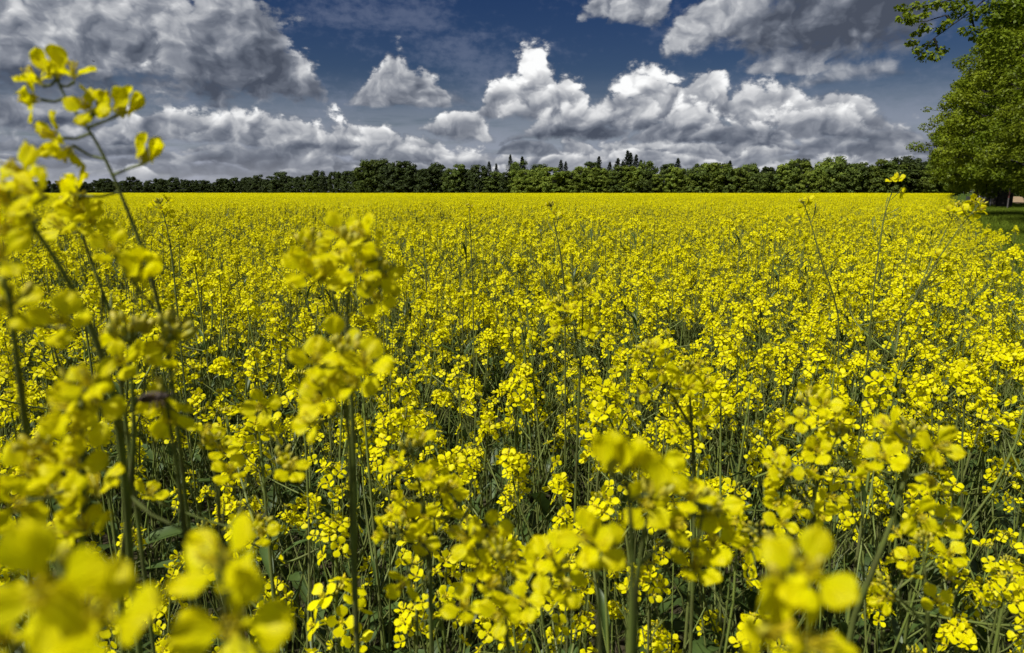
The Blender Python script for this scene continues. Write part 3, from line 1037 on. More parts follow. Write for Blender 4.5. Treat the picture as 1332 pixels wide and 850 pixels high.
hero('upright pair of soft rapeseed heads left of centre, the taller raised near the horizon', [
    dict(tip=(458, 312, .345), via=[(455, 360, .345), (450, 430, .35), (458, 520, .36), (462, 640, .38), (462, 800, .42)], hs=[(442, 302), (472, 302), (486, 328), (450, 336), (466, 350)], pods=0, buds=10),
    dict(tip=(404, 312, .345), hs=[(404, 324), (398, 350), (418, 358)], drop=.05, pods=0, buds=5),
    dict(tip=(498, 346, .345), hs=[(500, 362), (492, 388)], drop=.03, pods=0, buds=4)], rad=0.0022, seed=12)
hero('large soft rapeseed head in two tiers left of centre, below the upright pair', [
    dict(tip=(448, 452, .30), via=[(450, 520, .305), (456, 600, .32), (458, 720, .36)], hs=[(412, 468), (474, 470), (460, 496), (440, 446), (432, 500)], pods=0),
    dict(tip=(414, 500, .30), hs=[(414, 520), (404, 546)], drop=.02, pods=0, buds=4)], rad=0.0022, seed=13)
hero('rapeseed plant with orange-tinged blossoms left of the big bottom cluster', [
    dict(tip=(533, 580, .42), via=[(548, 640, .42), (560, 720, .44), (560, 820, .48)], n=8, L=.028, ped=.016),
    dict(tip=(572, 630, .42), n=8, L=.03, drop=.04),
    dict(tip=(520, 690, .40), n=7, L=.03, drop=.05)], rad=0.0026, seed=14)
hero('big bright rapeseed cluster at the bottom centre, many petals overlapping', [
    dict(tip=(650, 716, .32), via=[(658, 800, .33), (664, 900, .36)], hs=[(604, 788), (640, 760), (682, 782), (622, 738), (700, 738), (662, 724), (650, 800)], pods=0),
    dict(tip=(730, 742, .32), hs=[(736, 762), (716, 720)], drop=.02, pods=0, buds=5),
    dict(tip=(604, 690, .33), hs=[(604, 700), (640, 690)], drop=.05, pods=0, buds=5)], rad=0.0024, seed=15)
hero('single cupped rapeseed blossom right of the bottom cluster', [
    dict(tip=(772, 680, .235), via=[(778, 750, .24), (782, 860, .27)], buds=0, pods=0,
         heads=[(762, 700, -.4, -.6, .5, 0), (782, 708, .4, -.7, .4, 0)])], rad=0.0022, seed=16)
hero('rapeseed tip of three plump half-open buds right of the bottom centre', [
    dict(tip=(812, 604, .21), via=[(820, 660, .215), (824, 760, .24)], n=0, buds=0, pods=0,
         bigbuds=[(792, 594, -.15, .1, 1, 1.05), (816, 598, .1, -.1, 1, .95), (852, 622, .15, 0, 1, 1.05)])], rad=0.0024, seed=17)
hero('soft rapeseed head on a thick stalk right of the plump half-open buds', [
    dict(tip=(850, 640, .29), via=[(832, 720, .29), (826, 800, .31), (824, 900, .34)], hs=[(840, 656), (878, 684), (862, 616)], pods=0),
    dict(tip=(920, 650, .30), hs=[(900, 644), (934, 662), (928, 704), (905, 735)], drop=.03, pods=0)], rad=0.0025, seed=18)
hero('hugely blurred rapeseed blossoms at the bottom right of centre', [
    dict(tip=(1030, 735, .15), via=[(1030, 810, .155), (1026, 920, .175)], hs=[(1020, 764), (1052, 742), (1006, 824), (1062, 836)], fs=.92, pods=0, buds=5)], rad=0.0024, seed=19)
hero('rapeseed head with spread petals on a thick slanting stalk at the right', [
    dict(tip=(1186, 560, .40), via=[(1180, 612, .40), (1160, 680, .40), (1128, 760, .41), (1100, 830, .43)], n=11, L=.034, ped=.022, fs=1.1, pods=0),
    dict(tip=(1226, 640, .40), n=3, L=.012, drop=.03, pods=0, buds=3, r=.4)], rad=0.0030, seed=20)
hero('sharp rapeseed head of round-petalled blossoms below the slanting stalk at the right', [
    dict(tip=(1200, 700, .50), via=[(1205, 780, .50), (1212, 880, .53)], n=15, L=.045, ped=.024, fs=1.05, pods=2, buds=12),
    dict(tip=(1150, 760, .49), n=5, L=.02, drop=.05, pods=0)], rad=0.003, seed=21)
hero('rapeseed plant with stacked flower heads left of the slanting stalk', [
    dict(tip=(1050, 520, .50), via=[(1056, 590, .50), (1062, 680, .52)], n=14, L=.05, ped=.022, pods=2),
    dict(tip=(1010, 610, .46), n=9, L=.04, drop=.06),
    dict(tip=(985, 690, .40), n=8, L=.04, drop=.06),
    dict(tip=(1092, 560, .50), n=8, L=.035, drop=.06)], rad=0.003, seed=22)
hero('rapeseed plant with two full heads between the half-open buds and the stacked heads', [
    dict(tip=(895, 480, .62), via=[(900, 560, .62), (906, 660, .65)], n=13, L=.05, pods=3),
    dict(tip=(840, 455, .60), n=11, L=.045, drop=.08)], rad=0.003, seed=23)
hero('thin bare rapeseed stem rising above the horizon on the right, two small blossoms on top', [
    dict(tip=(1170, 228, 1.30), via=[(1152, 270, 1.30), (1144, 320, 1.30), (1135, 390, 1.30), (1128, 470, 1.32)], n=4, L=.03, ped=.02, pods=7, buds=4),
    dict(tip=(1151, 233, 1.30), n=2, L=.01, ped=.012, drop=.03, pods=0, buds=0, r=.5)], rad=0.0022, seed=24)
hero('curved bare rapeseed stem reaching the horizon, left of the two-blossom stem', [
    dict(tip=(1044, 262, 1.25), via=[(1055, 290, 1.25), (1068, 340, 1.25), (1085, 385, 1.26), (1094, 430, 1.28)], n=5, L=.02, ped=.016, pods=1)], rad=0.0022, seed=25)
hero('slanting rapeseed stems at the right with a bright blossom below the lime trunks', [
    dict(tip=(1275, 264, 1.05), via=[(1245, 300, 1.05), (1215, 345, 1.06), (1185, 400, 1.08), (1150, 440, 1.12)], n=7, L=.02, ped=.014, pods=0),
    dict(tip=(1248, 268, 1.10), via=[(1225, 310, 1.10)], n=3, L=.02, pods=0, drop=.1),
    dict(tip=(1228, 330, 1.08), n=6, L=.03, pods=2, drop=.1)], rad=0.0017, seed=26)
hero('thin rapeseed stem with a small head at the middle of the horizon', [
    dict(tip=(716, 266, 1.25), via=[(722, 295, 1.25), (732, 345, 1.26), (736, 420, 1.28)], n=5, L=.022, pods=2)], rad=0.0024, seed=27)
hero('rapeseed head raised above the crop in line with the dark forest stretch', [
    dict(tip=(610, 268, 1.5), via=[(612, 300, 1.5), (614, 350, 1.5), (616, 420, 1.5)], n=5, L=.03, pods=3)], rad=0.0020, seed=28)
hero('small-headed rapeseed stem right of the tallest stem, just under the horizon', [
    dict(tip=(207, 262, 1.2), via=[(216, 290, 1.2), (224, 330, 1.2), (232, 420, 1.2)], n=9, L=.035, pods=3)], rad=0.0022, seed=29)
hero('rapeseed plant in the middle distance with a tall full head right of centre', [
    dict(tip=(758, 372, .80), via=[(758, 430, .80), (752, 520, .82)], n=13, L=.05, pods=3),
    dict(tip=(725, 392, .80), n=9, L=.04, drop=.08)], rad=0.0024, seed=30)

# the bee
bee_c = at(206, 517, .285)
bee = tag(link('bee', None, None, mat4(bee_c, Matrix.Rotation(R(-8), 3, 'Y'))), 'small brown bee clinging to a drooping yellow blossom', 'bee')
b = MB()
ellipsoid(b, mat4((-0.0046, 0, 0), Matrix.Rotation(R(90), 3, 'Y')), 0.0021, 0.0021, 0.0042, 0, 10, 7)
ellipsoid(b, mat4((0.0008, 0, 0.0003), Matrix.Rotation(R(90), 3, 'Y')), 0.0021, 0.0021, 0.0024, 0, 10, 7)
ellipsoid(b, mat4((0.0037, 0, 0.0001), Matrix.Rotation(R(90), 3, 'Y')), 0.0014, 0.0017, 0.0013, 0, 10, 6)
for s in (-1, 1):
    for k in range(3):
        x0 = -0.0004 + 0.0012 * k
        b.tube([(x0, s * 0.0012, -0.001), (x0 + 0.001 * (k - 1), s * 0.0036, -0.0008), (x0 + 0.0022 * (k - 1), s * 0.0042, -0.0042)], [0.0003, 0.00028, 0.0002], 4)
    b.tube([(0.0046, s * 0.0005, 0.0006), (0.0062, s * 0.0011, 0.0013), (0.0074, s * 0.0014, 0.0008)], 0.00018, 4)
link('body', b.mesh('body', [M_BEE]), bee)
for s in (-1, 1):
    w = MB()
    w.add([(0.001, s * .001, .0016), (-0.002, s * .0028, .0022), (-0.006, s * .0036, .002), (-0.0085, s * .0026, .0018), (-0.006, s * .001, .0019)], [(0, 1, 2, 3, 4)])
    link('wing', w.mesh('wing', [M_WING], False), bee)

# the other near plants: about 270 of them, each with its own stem, racemes and leaves
spots = []
prg = random.Random(21)
cell = 0.166
cand = []
for iy in range(0, 40):
    for ix in range(-22, 22):
        x = (ix + prg.uniform(0.02, 0.98)) * cell
        y = 0.30 + (iy + prg.uniform(0.02, 0.98)) * cell
        if abs(x) > 0.80 * y + 0.28 or x > edge_x(y) + prg.uniform(-.1, .05): continue
        if math.sin(x * 4.1 + 1.3) * math.cos(y * 3.3 + x) > 0.45 and prg.random() < 0.55: continue
        cand.append((math.hypot(x, y), x, y))
cand.sort()
cand = [c for c in cand if c[2] > 0.62 or abs(c[1]) > 0.35 and c[2] > 0.5]
NEAR = cand[:272]
NEAR_R = NEAR[-1][0]
DEPTHS = [(0.95, 'at the very front of the crop'), (1.35, 'in the front rows of the crop'), (1.9, 'an arm\'s length into the crop'), (2.5, 'two strides into the crop'), (9.0, 'three strides into the crop')]
COLUMNS = [(-.62, 'by the left border'), (-.40, 'behind the tallest leaning stem'), (-.20, 'behind the upright pair of heads'), (0.0, 'below the forest\'s dark clump'), (.18, 'behind the plump half-open buds'),
           (.36, 'below the sunlit forest edge'), (.54, 'around the bare curved stems'), (9., 'by the grassy right edge')]


def zone(x, y):
    d = math.hypot(x, y)
    dp = next(t for k, t in DEPTHS if d < k)
    cp = next(t for k, t in COLUMNS if x / y < k)
    return 'yellow rapeseed plant %s, %s' % (dp, cp), 'rapeseed plants %s, %s' % (dp, cp)


def canopy(x, y):
    """gentle unevenness of the crop's height"""
    return 0.05 * math.sin(x * 1.9 + 0.7) * math.cos(y * 1.3) + 0.03 * math.sin(x * 0.6 - y * 0.45 + 1.0)


FLOWER_TIER = 32
for i, (d, x, y) in enumerate(NEAR):
    p = PLANTS[prg.randrange(len(PLANTS))]
    lab, grp = zone(x, y)
    H = 1.19 + canopy(x, y) + prg.gauss(0, 0.085) + (prg.uniform(.05, .15) if prg.random() < .07 and y > 1.0 else 0)
    if y < 0.9: H -= 0.10 * (0.9 - y) / 0.4
    if x > edge_x(y) - 0.6: H -= 0.05
    s = H / p['H']
    rz = prg.uniform(0, 6.28)
    til = Matrix.Rotation(prg.gauss(0, 0.05), 3, 'X') @ Matrix.Rotation(prg.gauss(0, 0.05), 3, 'Y')
    root = tag(link('rapeseed_plant', None, None, mat4((x, y, 0.004), til @ Matrix.Rotation(rz, 3, 'Z'), s)), lab, 'plant', grp)
    link('stem', p['stem'], root)
    for M, ri in p['racemes']:
        rc = RACEMES[ri]
        if i < FLOWER_TIER:
            ro = link('raceme', rc['stalk'], root, M)
            for fi, fm in rc['flowers']: link('flower', FLOWERS[fi], ro, fm)
        else:
            link('raceme', rc['mesh'], root, M)
    for M, li in p['leaves']:
        link('leaf', LEAVES[li], root, M)

# ------------------------------------------------------------------ the rest of the crop
def scatter(name, pts, rot, scl, idx, meshes, label, cat):
    coll = bpy.data.collections.new(name + '_sources')
    for k, me in enumerate(meshes):
        coll.objects.link(bpy.data.objects.new('%s_source_%02d' % (name, k), me))
    me = bpy.data.meshes.new(name)
    n = len(pts)
    me.vertices.add(n)
    me.vertices.foreach_set('co', np.asarray(pts, dtype=np.float32).ravel())
    for an, ty, arr in (('turn', 'FLOAT', rot), ('size', 'FLOAT', scl), ('pick', 'INT', idx)):
        at_ = me.attributes.new(an, ty, 'POINT')
        at_.data.foreach_set('value', np.asarray(arr, dtype=np.float32 if ty == 'FLOAT' else np.int32))
    o = tag(link(name, me), label, cat, None, 'stuff')
    g = bpy.data.node_groups.new(name, 'GeometryNodeTree')
    g.interface.new_socket('Geometry', in_out='INPUT', socket_type='NodeSocketGeometry')
    g.interface.new_socket('Geometry', in_out='OUTPUT', socket_type='NodeSocketGeometry')
    gi, go = g.nodes.new('NodeGroupInput'), g.nodes.new('NodeGroupOutput')
    ci = g.nodes.new('GeometryNodeCollectionInfo')
    ci.inputs['Collection'].default_value = coll
    ci.inputs['Separate Children'].default_value = True
    ci.inputs['Reset Children'].default_value = True
    ip = g.nodes.new('GeometryNodeInstanceOnPoints')
    ip.inputs['Pick Instance'].default_value = True

    def attr(an, ty):
        na = g.nodes.new('GeometryNodeInputNamedAttribute')
        na.data_type = ty
        na.inputs['Name'].default_value = an
        return next(s for s in na.outputs if s.enabled and s.name == 'Attribute')
    cx = g.nodes.new('ShaderNodeCombineXYZ')
    L = g.links.new
    L(gi.outputs[0], ip.inputs['Points'])
    L(ci.outputs[0], ip.inputs['Instance'])
    L(attr('pick', 'INT'), ip.inputs['Instance Index'])
    L(attr('turn', 'FLOAT'), cx.inputs[2])
    L(cx.outputs[0], ip.inputs['Rotation'])
    L(attr('size', 'FLOAT'), ip.inputs['Scale'])
    L(ip.outputs[0], go.inputs[0])
    md = o.modifiers.new('scatter', 'NODES')
    md.node_group = g
    return o


def left_x(y): return -0.95 * y - 0.5


def canopy_np(x, y):
    return 0.05 * np.sin(x * 1.9 + 0.7) * np.cos(y * 1.3) + 0.03 * np.sin(x * 0.6 - y * 0.45 + 1.0)


MID_R = 13.0
c = 0.165
gx, gy = np.meshgrid(np.arange(-95, 75), np.arange(2, 85))
X = (gx + RNG.uniform(0, 1, gx.shape)) * c
Y = (gy + RNG.uniform(0, 1, gx.shape)) * c
ok = (np.hypot(X, Y) > NEAR_R) & (Y < MID_R) & (X > -0.95 * Y - 0.5) & (X < EDGE_K * Y + EDGE_C + RNG.uniform(-.15, .1, X.shape))
X, Y = X[ok], Y[ok]
n = len(X)
Hh = 1.20 + canopy_np(X, Y) + RNG.normal(0, 0.085, n) + RNG.uniform(0.04, 0.14, n) * (RNG.random(n) < 0.06) - 0.12 * (X > EDGE_K * Y + EDGE_C - 0.5)
scatter('rapeseed_crop', np.stack([X, Y, np.full(n, 0.004)], 1), RNG.uniform(0, 6.28, n), np.minimum(Hh, 1.36) / 1.26, RNG.integers(0, 12, n),
        [p['full'] for p in PLANTS], 'dense yellow rapeseed crop beyond the near plants', 'crop')


def rand_rhombs(C, size, rng, up=0.5):
    """one small four-cornered face at each centre, turned at random"""
    n = len(C)
    nrm = rng.normal(0, 1, (n, 3)); nrm[:, 2] = np.abs(nrm[:, 2]) + up
    nrm /= np.linalg.norm(nrm, axis=1)[:, None]
    t = rng.normal(0, 1, (n, 3))
    t -= nrm * (t * nrm).sum(1)[:, None]
    t /= np.linalg.norm(t, axis=1)[:, None]
    b = np.cross(nrm, t)
    s = (size * rng.uniform(0.7, 1.3, n))[:, None]
    V = np.stack([C + t * s * 0.5, C + b * s * 0.42, C - t * s * 0.5, C - b * s * 0.42], 1)
    return V.reshape(-1, 3)


def patch(side, per_m2, heads, per_head, fsize, spread, rng, leaf_n, stems=True):
    np_ = int(side * side * per_m2)
    px = rng.uniform(-side / 2, side / 2, (np_, 2))
    H = 1.19 + rng.normal(0, 0.08, np_)
    hi = np.repeat(np.arange(np_), heads)
    m = len(hi)
    hc = np.zeros((m, 3))
    hc[:, :2] = px[hi] + rng.normal(0, 0.085, (m, 2))
    hc[:, 2] = H[hi] - np.abs(rng.normal(0, 0.13, m))
    fi = np.repeat(np.arange(m), per_head)
    fc = hc[fi] + rng.normal(0, 1, (len(fi), 3)) * np.array([spread, spread, spread * 0.9])
    V = [rand_rhombs(fc, fsize, rng, 0.6)]
    mi = [np.zeros(len(fi), int)]
    if stems:
        lowp = np.zeros((m, 3)); lowp[:, :2] = px[hi]; lowp[:, 2] = H[hi] * 0.55
        w = rng.normal(0, 1, (m, 3)); w[:, 2] = 0
        w = w / np.linalg.norm(w, axis=1)[:, None] * 0.0028
        V.append(np.stack([lowp - w, lowp + w, hc + w * .6, hc - w * .6], 1).reshape(-1, 3)); mi.append(np.full(m, 1))
    if leaf_n:
        k = int(np_ * leaf_n)
        lc = np.zeros((k, 3))
        lc[:, :2] = rng.uniform(-side / 2, side / 2, (k, 2)); lc[:, 2] = rng.uniform(0.3, 1.0, k)
        V.append(rand_rhombs(lc, max(0.09, fsize), rng, 0.4)); mi.append(np.full(k, 2))
    return quad_mesh('crop_patch', np.concatenate(V), [M_PETAL, M_STEM, M_LEAF], np.concatenate(mi))


def in_field(X, Y, margin):
    px = X / np.maximum(Y, 1) * FPX + 666
    return (X < EDGE_K * Y + EDGE_C - margin) & (Y < np.interp(px, FX, FD) - 5 - margin) & (X > -0.98 * Y - 4)


def patches(name, side, y0, y1, meshes, label, jitter=0.0):
    k = int(900 / side)
    gx, gy = np.meshgrid(np.arange(-k, int(420 / side)), np.arange(int(y0 / side), int(y1 / side) + 1))
    X = (gx + 0.5) * side; Y = (gy + 0.5) * side
    ok = in_field(X, Y, side * 0.45) & (Y >= y0) & (Y < y1)
    X, Y = X[ok], Y[ok]
    n = len(X)
    scatter(name, np.stack([X, Y, 0.004 + 0.6 * canopy_np(X, Y) + 0.10 * np.sin(X * 0.11 + 0.6) * np.sin(Y * 0.045 + X * 0.02) * np.clip(Y / 80, 0, 1)], 1), RNG.integers(0, 4, n) * math.pi / 2, RNG.uniform(0.98, 1.03, n),
            RNG.integers(0, len(meshes), n), meshes, label, 'crop')


patches('rapeseed_crop_middle', 1.0, MID_R, 60, [patch(1.0, 38, 5, 9, 0.021, 0.017, RNG, 6) for _ in range(8)], 'yellow rapeseed crop in the middle distance')
patches('rapeseed_crop_distant', 4.0, 60, 260, [patch(4.0, 36, 4, 2, 0.050, 0.025, RNG, 1.2, False) for _ in range(5)], 'yellow rapeseed crop far across the field')
patches('rapeseed_crop_farthest', 12.0, 260, 900, [patch(12.0, 22, 2, 1, 0.17, 0.05, RNG, 0.6, False) for _ in range(4)], 'thin yellow strip of crop before the forest')

# ------------------------------------------------------------------ grass verge
def tuft(rng):
    mb = MB()
    for k in range(22):
        a, l = rng.uniform(0, 6.28), rng.uniform(0.16, 0.42)
        x0, y0 = rng.gauss(0, 0.07), rng.gauss(0, 0.07)
        lean = rng.uniform(0.05, 0.5) * l
        w = rng.uniform(0.003, 0.006)
        c_, s_ = math.cos(a), math.sin(a)
        v = []
        for t, ww in ((0, 1), (0.5, 0.8), (1, 0.1)):
            cx_, cy_, cz_ = x0 + c_ * lean * t * t, y0 + s_ * lean * t * t, l * t * (1 - 0.2 * t)
            v += [(cx_ - s_ * w * ww, cy_ + c_ * w * ww, cz_), (cx_ + s_ * w * ww, cy_ - c_ * w * ww, cz_)]
        mb.add(v, [(0, 1, 3, 2), (2, 3, 5, 4)])
    return mb.mesh('grass_tuft', [M_GRASS])


gr = random.Random(31)
TUFTS = [tuft(gr) for _ in range(5)]
pts = []
for k in range(60000):
    y = 3 + 82 * gr.random() ** 0.8
    x = edge_x(y) + gr.uniform(-0.1, 14)
    if x > 0.86 * y + 1: continue
    if x > edge_x(y) + 8 and gr.random() < 0.5: continue
    if y > 50 and gr.random() < 0.4: continue
    pts.append((x, y, 0.0))
n = len(pts)
scatter('verge_grass', pts, RNG.uniform(0, 6.28, n), RNG.uniform(0.6, 1.7, n), RNG.integers(0, 5, n), TUFTS, 'green grass verge between crop and lime trees', 'grass')

# ------------------------------------------------------------------ lime trees
def crown_profile(t):
    """crown radius over relative height 0..1"""
    return float(np.interp(t, [0, .06, .16, .28, .45, .6, .75, .88, 1.0], [.55, .82, .98, 1.0, .82, .62, .46, .32, .08]))


def lime(seed, H=19.0, rad=6.3, z0=2.0, leaves=46000, lsize=0.13, trunk_r=0.48, extra=None):
    rng = random.Random(seed)
    nr = np.random.default_rng(seed)
    wood = MB()
    tp = [Vector((rng.gauss(0, .05), rng.gauss(0, .05), z)) for z in np.linspace(0, H * 0.72, 10)]
    tp[0] = Vector((0, 0, -0.05))
    rads = [trunk_r * (1.45 if k == 0 else 1.0) * (1 - 0.09 * k) for k in range(10)]
    rads[1] = trunk_r * 1.02
    tp.insert(1, Vector((0, 0, 0.35))); rads.insert(1, trunk_r * 1.15)
    wood.tube(tp, rads, 12)
    limbs = MB()
    cl = []
    nl = 76
    for k in range(nl):
        t = (k + rng.random()) / nl
        zc = z0 + (H - z0) * t
        rr_ = rad * crown_profile(t) * rng.uniform(0.84, 1.02)
        a = k * 2.39996 + rng.uniform(-.4, .4)
        o = Vector((math.cos(a), math.sin(a), 0))
        end = o * rr_ + Vector((0, 0, zc))
        st = Vector((0, 0, min(max(2.4, zc - rr_ * rng.uniform(0.35, 0.8)), H * 0.7)))
        mid = st.lerp(end, 0.5) + Vector((0, 0, 0.12 * rr_))
        path = curve3(st, mid, mid, end, 6)
        limbs.tube(path, [0.13 * (1 - 0.155 * q) * (1.15 - t) + 0.008 for q in range(7)], 5)
        for q in range(12):
            u = rng.uniform(0.4, 1.0) if q > 3 else rng.uniform(0.93, 1.0)
            j = min(u, .999) * 6
            c0 = path[int(j)].lerp(path[int(j) + 1], j - int(j))
            off = Vector((rng.gauss(0, 1), rng.gauss(0, 1), rng.gauss(-0.15, .7))) * 0.85 * (0.5 + 0.25 * rr_ / rad)
            cc = c0 + off
            limbs.tube([c0, c0.lerp(cc, .5) + Vector((0, 0, .1)), cc], [0.03, 0.02, 0.008], 3)
            cl.append((cc, rng.uniform(0.4, 0.85)))
    sprays = (extra or {}).get('clusters', [])
    for path in (extra or {}).get('twigs', []): limbs.tube(path, [0.035 - 0.027 * q / (len(path) - 1) for q in range(len(path))], 4)
    cc = np.array([c[0] for c in cl]); cr = np.array([c[1] for c in cl])
    wgt = cr ** 2; wgt = wgt / wgt.sum()
    ii = nr.choice(len(cl), leaves, p=wgt)
    if sprays:
        own = np.concatenate([np.full(int(38 + 330 * max(0, r_ - .16)), len(cl) + k) for k, (p, r_) in enumerate(sprays)])
        cc = np.concatenate([cc, np.array([p for p, r_ in sprays])]); cr = np.concatenate([cr, np.array([r_ for p, r_ in sprays])])
        ii = np.concatenate([ii, own]); leaves = len(ii)
    d = nr.normal(0, 1, (leaves, 3)); d /= np.linalg.norm(d, axis=1)[:, None]
    C = cc[ii] + d * (cr[ii] * nr.uniform(0.25, 1.0, leaves) ** 0.6)[:, None] * np.array([1, 1, 0.62])
    # a kite-shaped leaf hanging outwards
    nrm = d * 0.7 + nr.normal(0, 0.55, (leaves, 3)) + np.array([0, 0, 0.75])
    nrm /= np.linalg.norm(nrm, axis=1)[:, None]
    t = nr.normal(0, 1, (leaves, 3)) + np.array([0, 0, -0.8])
    t -= nrm * (t * nrm).sum(1)[:, None]
    t /= np.linalg.norm(t, axis=1)[:, None]
    bb = np.cross(nrm, t)
    s = (lsize * nr.uniform(0.7, 1.25, leaves))[:, None]
    V = np.stack([C - t * s * 0.45, C - t * s * 0.12 + bb * s * 0.42, C + t * s * 0.55, C - t * s * 0.12 - bb * s * 0.42], 1).reshape(-1, 3)
    return wood.mesh('trunk', [M_BARK]), limbs.mesh('limbs', [M_BARK]), quad_mesh('crown', V, [M_LIME])


def lime_tree(data, x, y, rz, s, label):
    root = tag(link('lime_tree', None, None, mat4((x, y, 0), Matrix.Rotation(rz, 3, 'Z'), s)), label, 'tree', 'lime trees in a row beside the crop')
    t = link('trunk', data[0], root)
    link('limbs', data[1], t)
    link('crown', data[2], root)
    return root


ROW_C = 5.5
NX, NY = EDGE_K * 21.5 + ROW_C, 21.5
NB = Vector((NX, NY, 0))
cl = []
for (cx_, cy_) in [(1172, 10), (1180, 16), (1192, 8), (1188, 26), (1176, 24), (1202, 20), (1210, 8), (1222, 4), (1238, 8), (1204, 36), (1192, 44), (1186, 56),
                   (1194, 66), (1204, 74), (1216, 74), (1224, 66), (1222, 40), (1232, 30), (1244, 20), (1256, 10), (1264, 24), (1276, 14), (1258, 40), (1270, 46),
                   (1250, 2), (1284, 30), (1290, 8), (1280, 50), (1296, 44), (1302, 22), (1210, 58)]:
    cl.append((at(cx_, cy_, 20.5 + random.uniform(-.5, .5)) - NB, random.uniform(0.16, 0.30)))
for k in range(26):
    cl.append((at(random.uniform(1292, 1400), random.uniform(-40, 100), 20.5 + random.uniform(-.6, .8)) - NB, random.uniform(0.3, 0.6)))
tw = []
for pl in [[(1420, -90), (1340, -50), (1290, -8), (1262, 16), (1240, 32), (1215, 50), (1200, 66)], [(1290, -8), (1250, -4), (1215, 6), (1180, 12)],
           [(1240, 32), (1230, 20), (1205, 28), (1180, 30)], [(1262, 16), (1268, 40), (1280, 52)], [(1215, 50), (1222, 68)], [(1420, 20), (1340, 30), (1300, 30), (1270, 44)]]:
    tw.append([at(p[0], p[1], 20.5) - NB for p in pl])
LIME_NEAR = lime(41, 17.5, 3.9, 4.0, 50000, 0.105, 0.5, dict(clusters=cl, twigs=tw))
LIME_A = lime(42, 18.5, 6.3, 2.7, 110000, 0.17)
LIME_B = lime(43, 17.5, 6.2, 2.6, 110000, 0.17)
lime_tree(LIME_NEAR, NX, NY, 0.0, 1.0, 'nearest lime tree, its thin branch hanging into the top right corner')
ROW = [(29, LIME_A, 0.4, 0.58, 'second lime tree of the row, cut by the right border'),
       (38.5, LIME_B, 2.1, 0.86, 'third lime tree of the row, crown filling the right border'),
       (61, LIME_B, 4.0, 1.06, 'lime tree with the thick dark trunk standing in the grass by the crop'),
       (70, LIME_A, 5.2, 1.0, 'lime tree just behind the thick dark trunk'),
       (82, LIME_B, 0.9, 1.0, 'lime tree in the row where the crop edge meets the trunks'),
       (96, LIME_A, 3.0, 1.0, 'lime tree far down the row, mostly behind nearer crowns'),
       (112, LIME_B, 2.6, 1.0, 'last lime tree to be made out in the row')]
for y, dat, rz, s, lab in ROW:
    lime_tree(dat, EDGE_K * y + ROW_C, y, rz, s, lab)

# posts and boards between the trunks
def board(px, py, d, w, h, label, mark):
    c = at(px, py, d)
    root = tag(link('notice_board', None, None, mat4((c.x, c.y, 0), Matrix.Rotation(R(-25), 3, 'Z'))), label, 'board', 'white boards between the lime trunks')
    def bx(name, x, y, z, sx, sy, sz, m):
        mb = MB()
        v = [(x + i * sx / 2, y + j * sy / 2, z + k * sz / 2) for i in (-1, 1) for j in (-1, 1) for k in (-1, 1)]
        mb.add(v, [(0, 1, 3, 2), (4, 6, 7, 5), (0, 4, 5, 1), (2, 3, 7, 6), (0, 2, 6, 4), (1, 5, 7, 3)])
        return link(name, mb.mesh(name, [m], False), root)
    bx('panel', 0, 0, c.z, w, 0.03, h, M_WHITE)
    for s in (-1, 1): bx('post', s * w * 0.42, 0.05, (c.z + h / 2) / 2, 0.06, 0.06, c.z + h / 2, M_POST)
    for (mx_, mz_, mw, mh) in mark: bx('marking', mx_ * w, -0.020, c.z + mz_ * h, mw * w, 0.008, mh * h, M_BLACK)


board(1277, 258.5, 78, 0.62, 0.85, 'small white board with a dark angular mark between lime trunks', [(-.05, .22, .5, .12), (-.2, .05, .14, .3), (.05, -.08, .45, .12), (.2, .3, .16, .2)])
board(1259.5, 260.5, 82, 0.48, 0.85, 'narrow plain white board deeper between the lime trunks', [])


def post(name, px, d, h, r, label, m, band=None):
    c = at(px, 262, d)
    root = tag(link(name, None, None, mat4((c.x, c.y, 0))), label, 'post')
    mb = MB(); mb.tube([(0, 0, -.05), (0, 0, h * .5), (0, 0, h)], [r, r, r * .9], 8, 0, True)
    link('shaft', mb.mesh('shaft', [m]), root)
    if band:
        mb = MB(); mb.tube([(0, 0, h * band[0]), (0, 0, h * band[1])], r * 1.12, 8)
        link('band', mb.mesh('band', [M_RED]), root)


post('marker_post', 1311.5, 58, 2.6, 0.055, 'thin dark roadside post with a red band in the grass', M_POST, (0.45, 0.66))
post('pale_post', 1288.5, 66, 1.9, 0.06, 'pale slender post leaning beside the thick lime trunk', M_PALE)

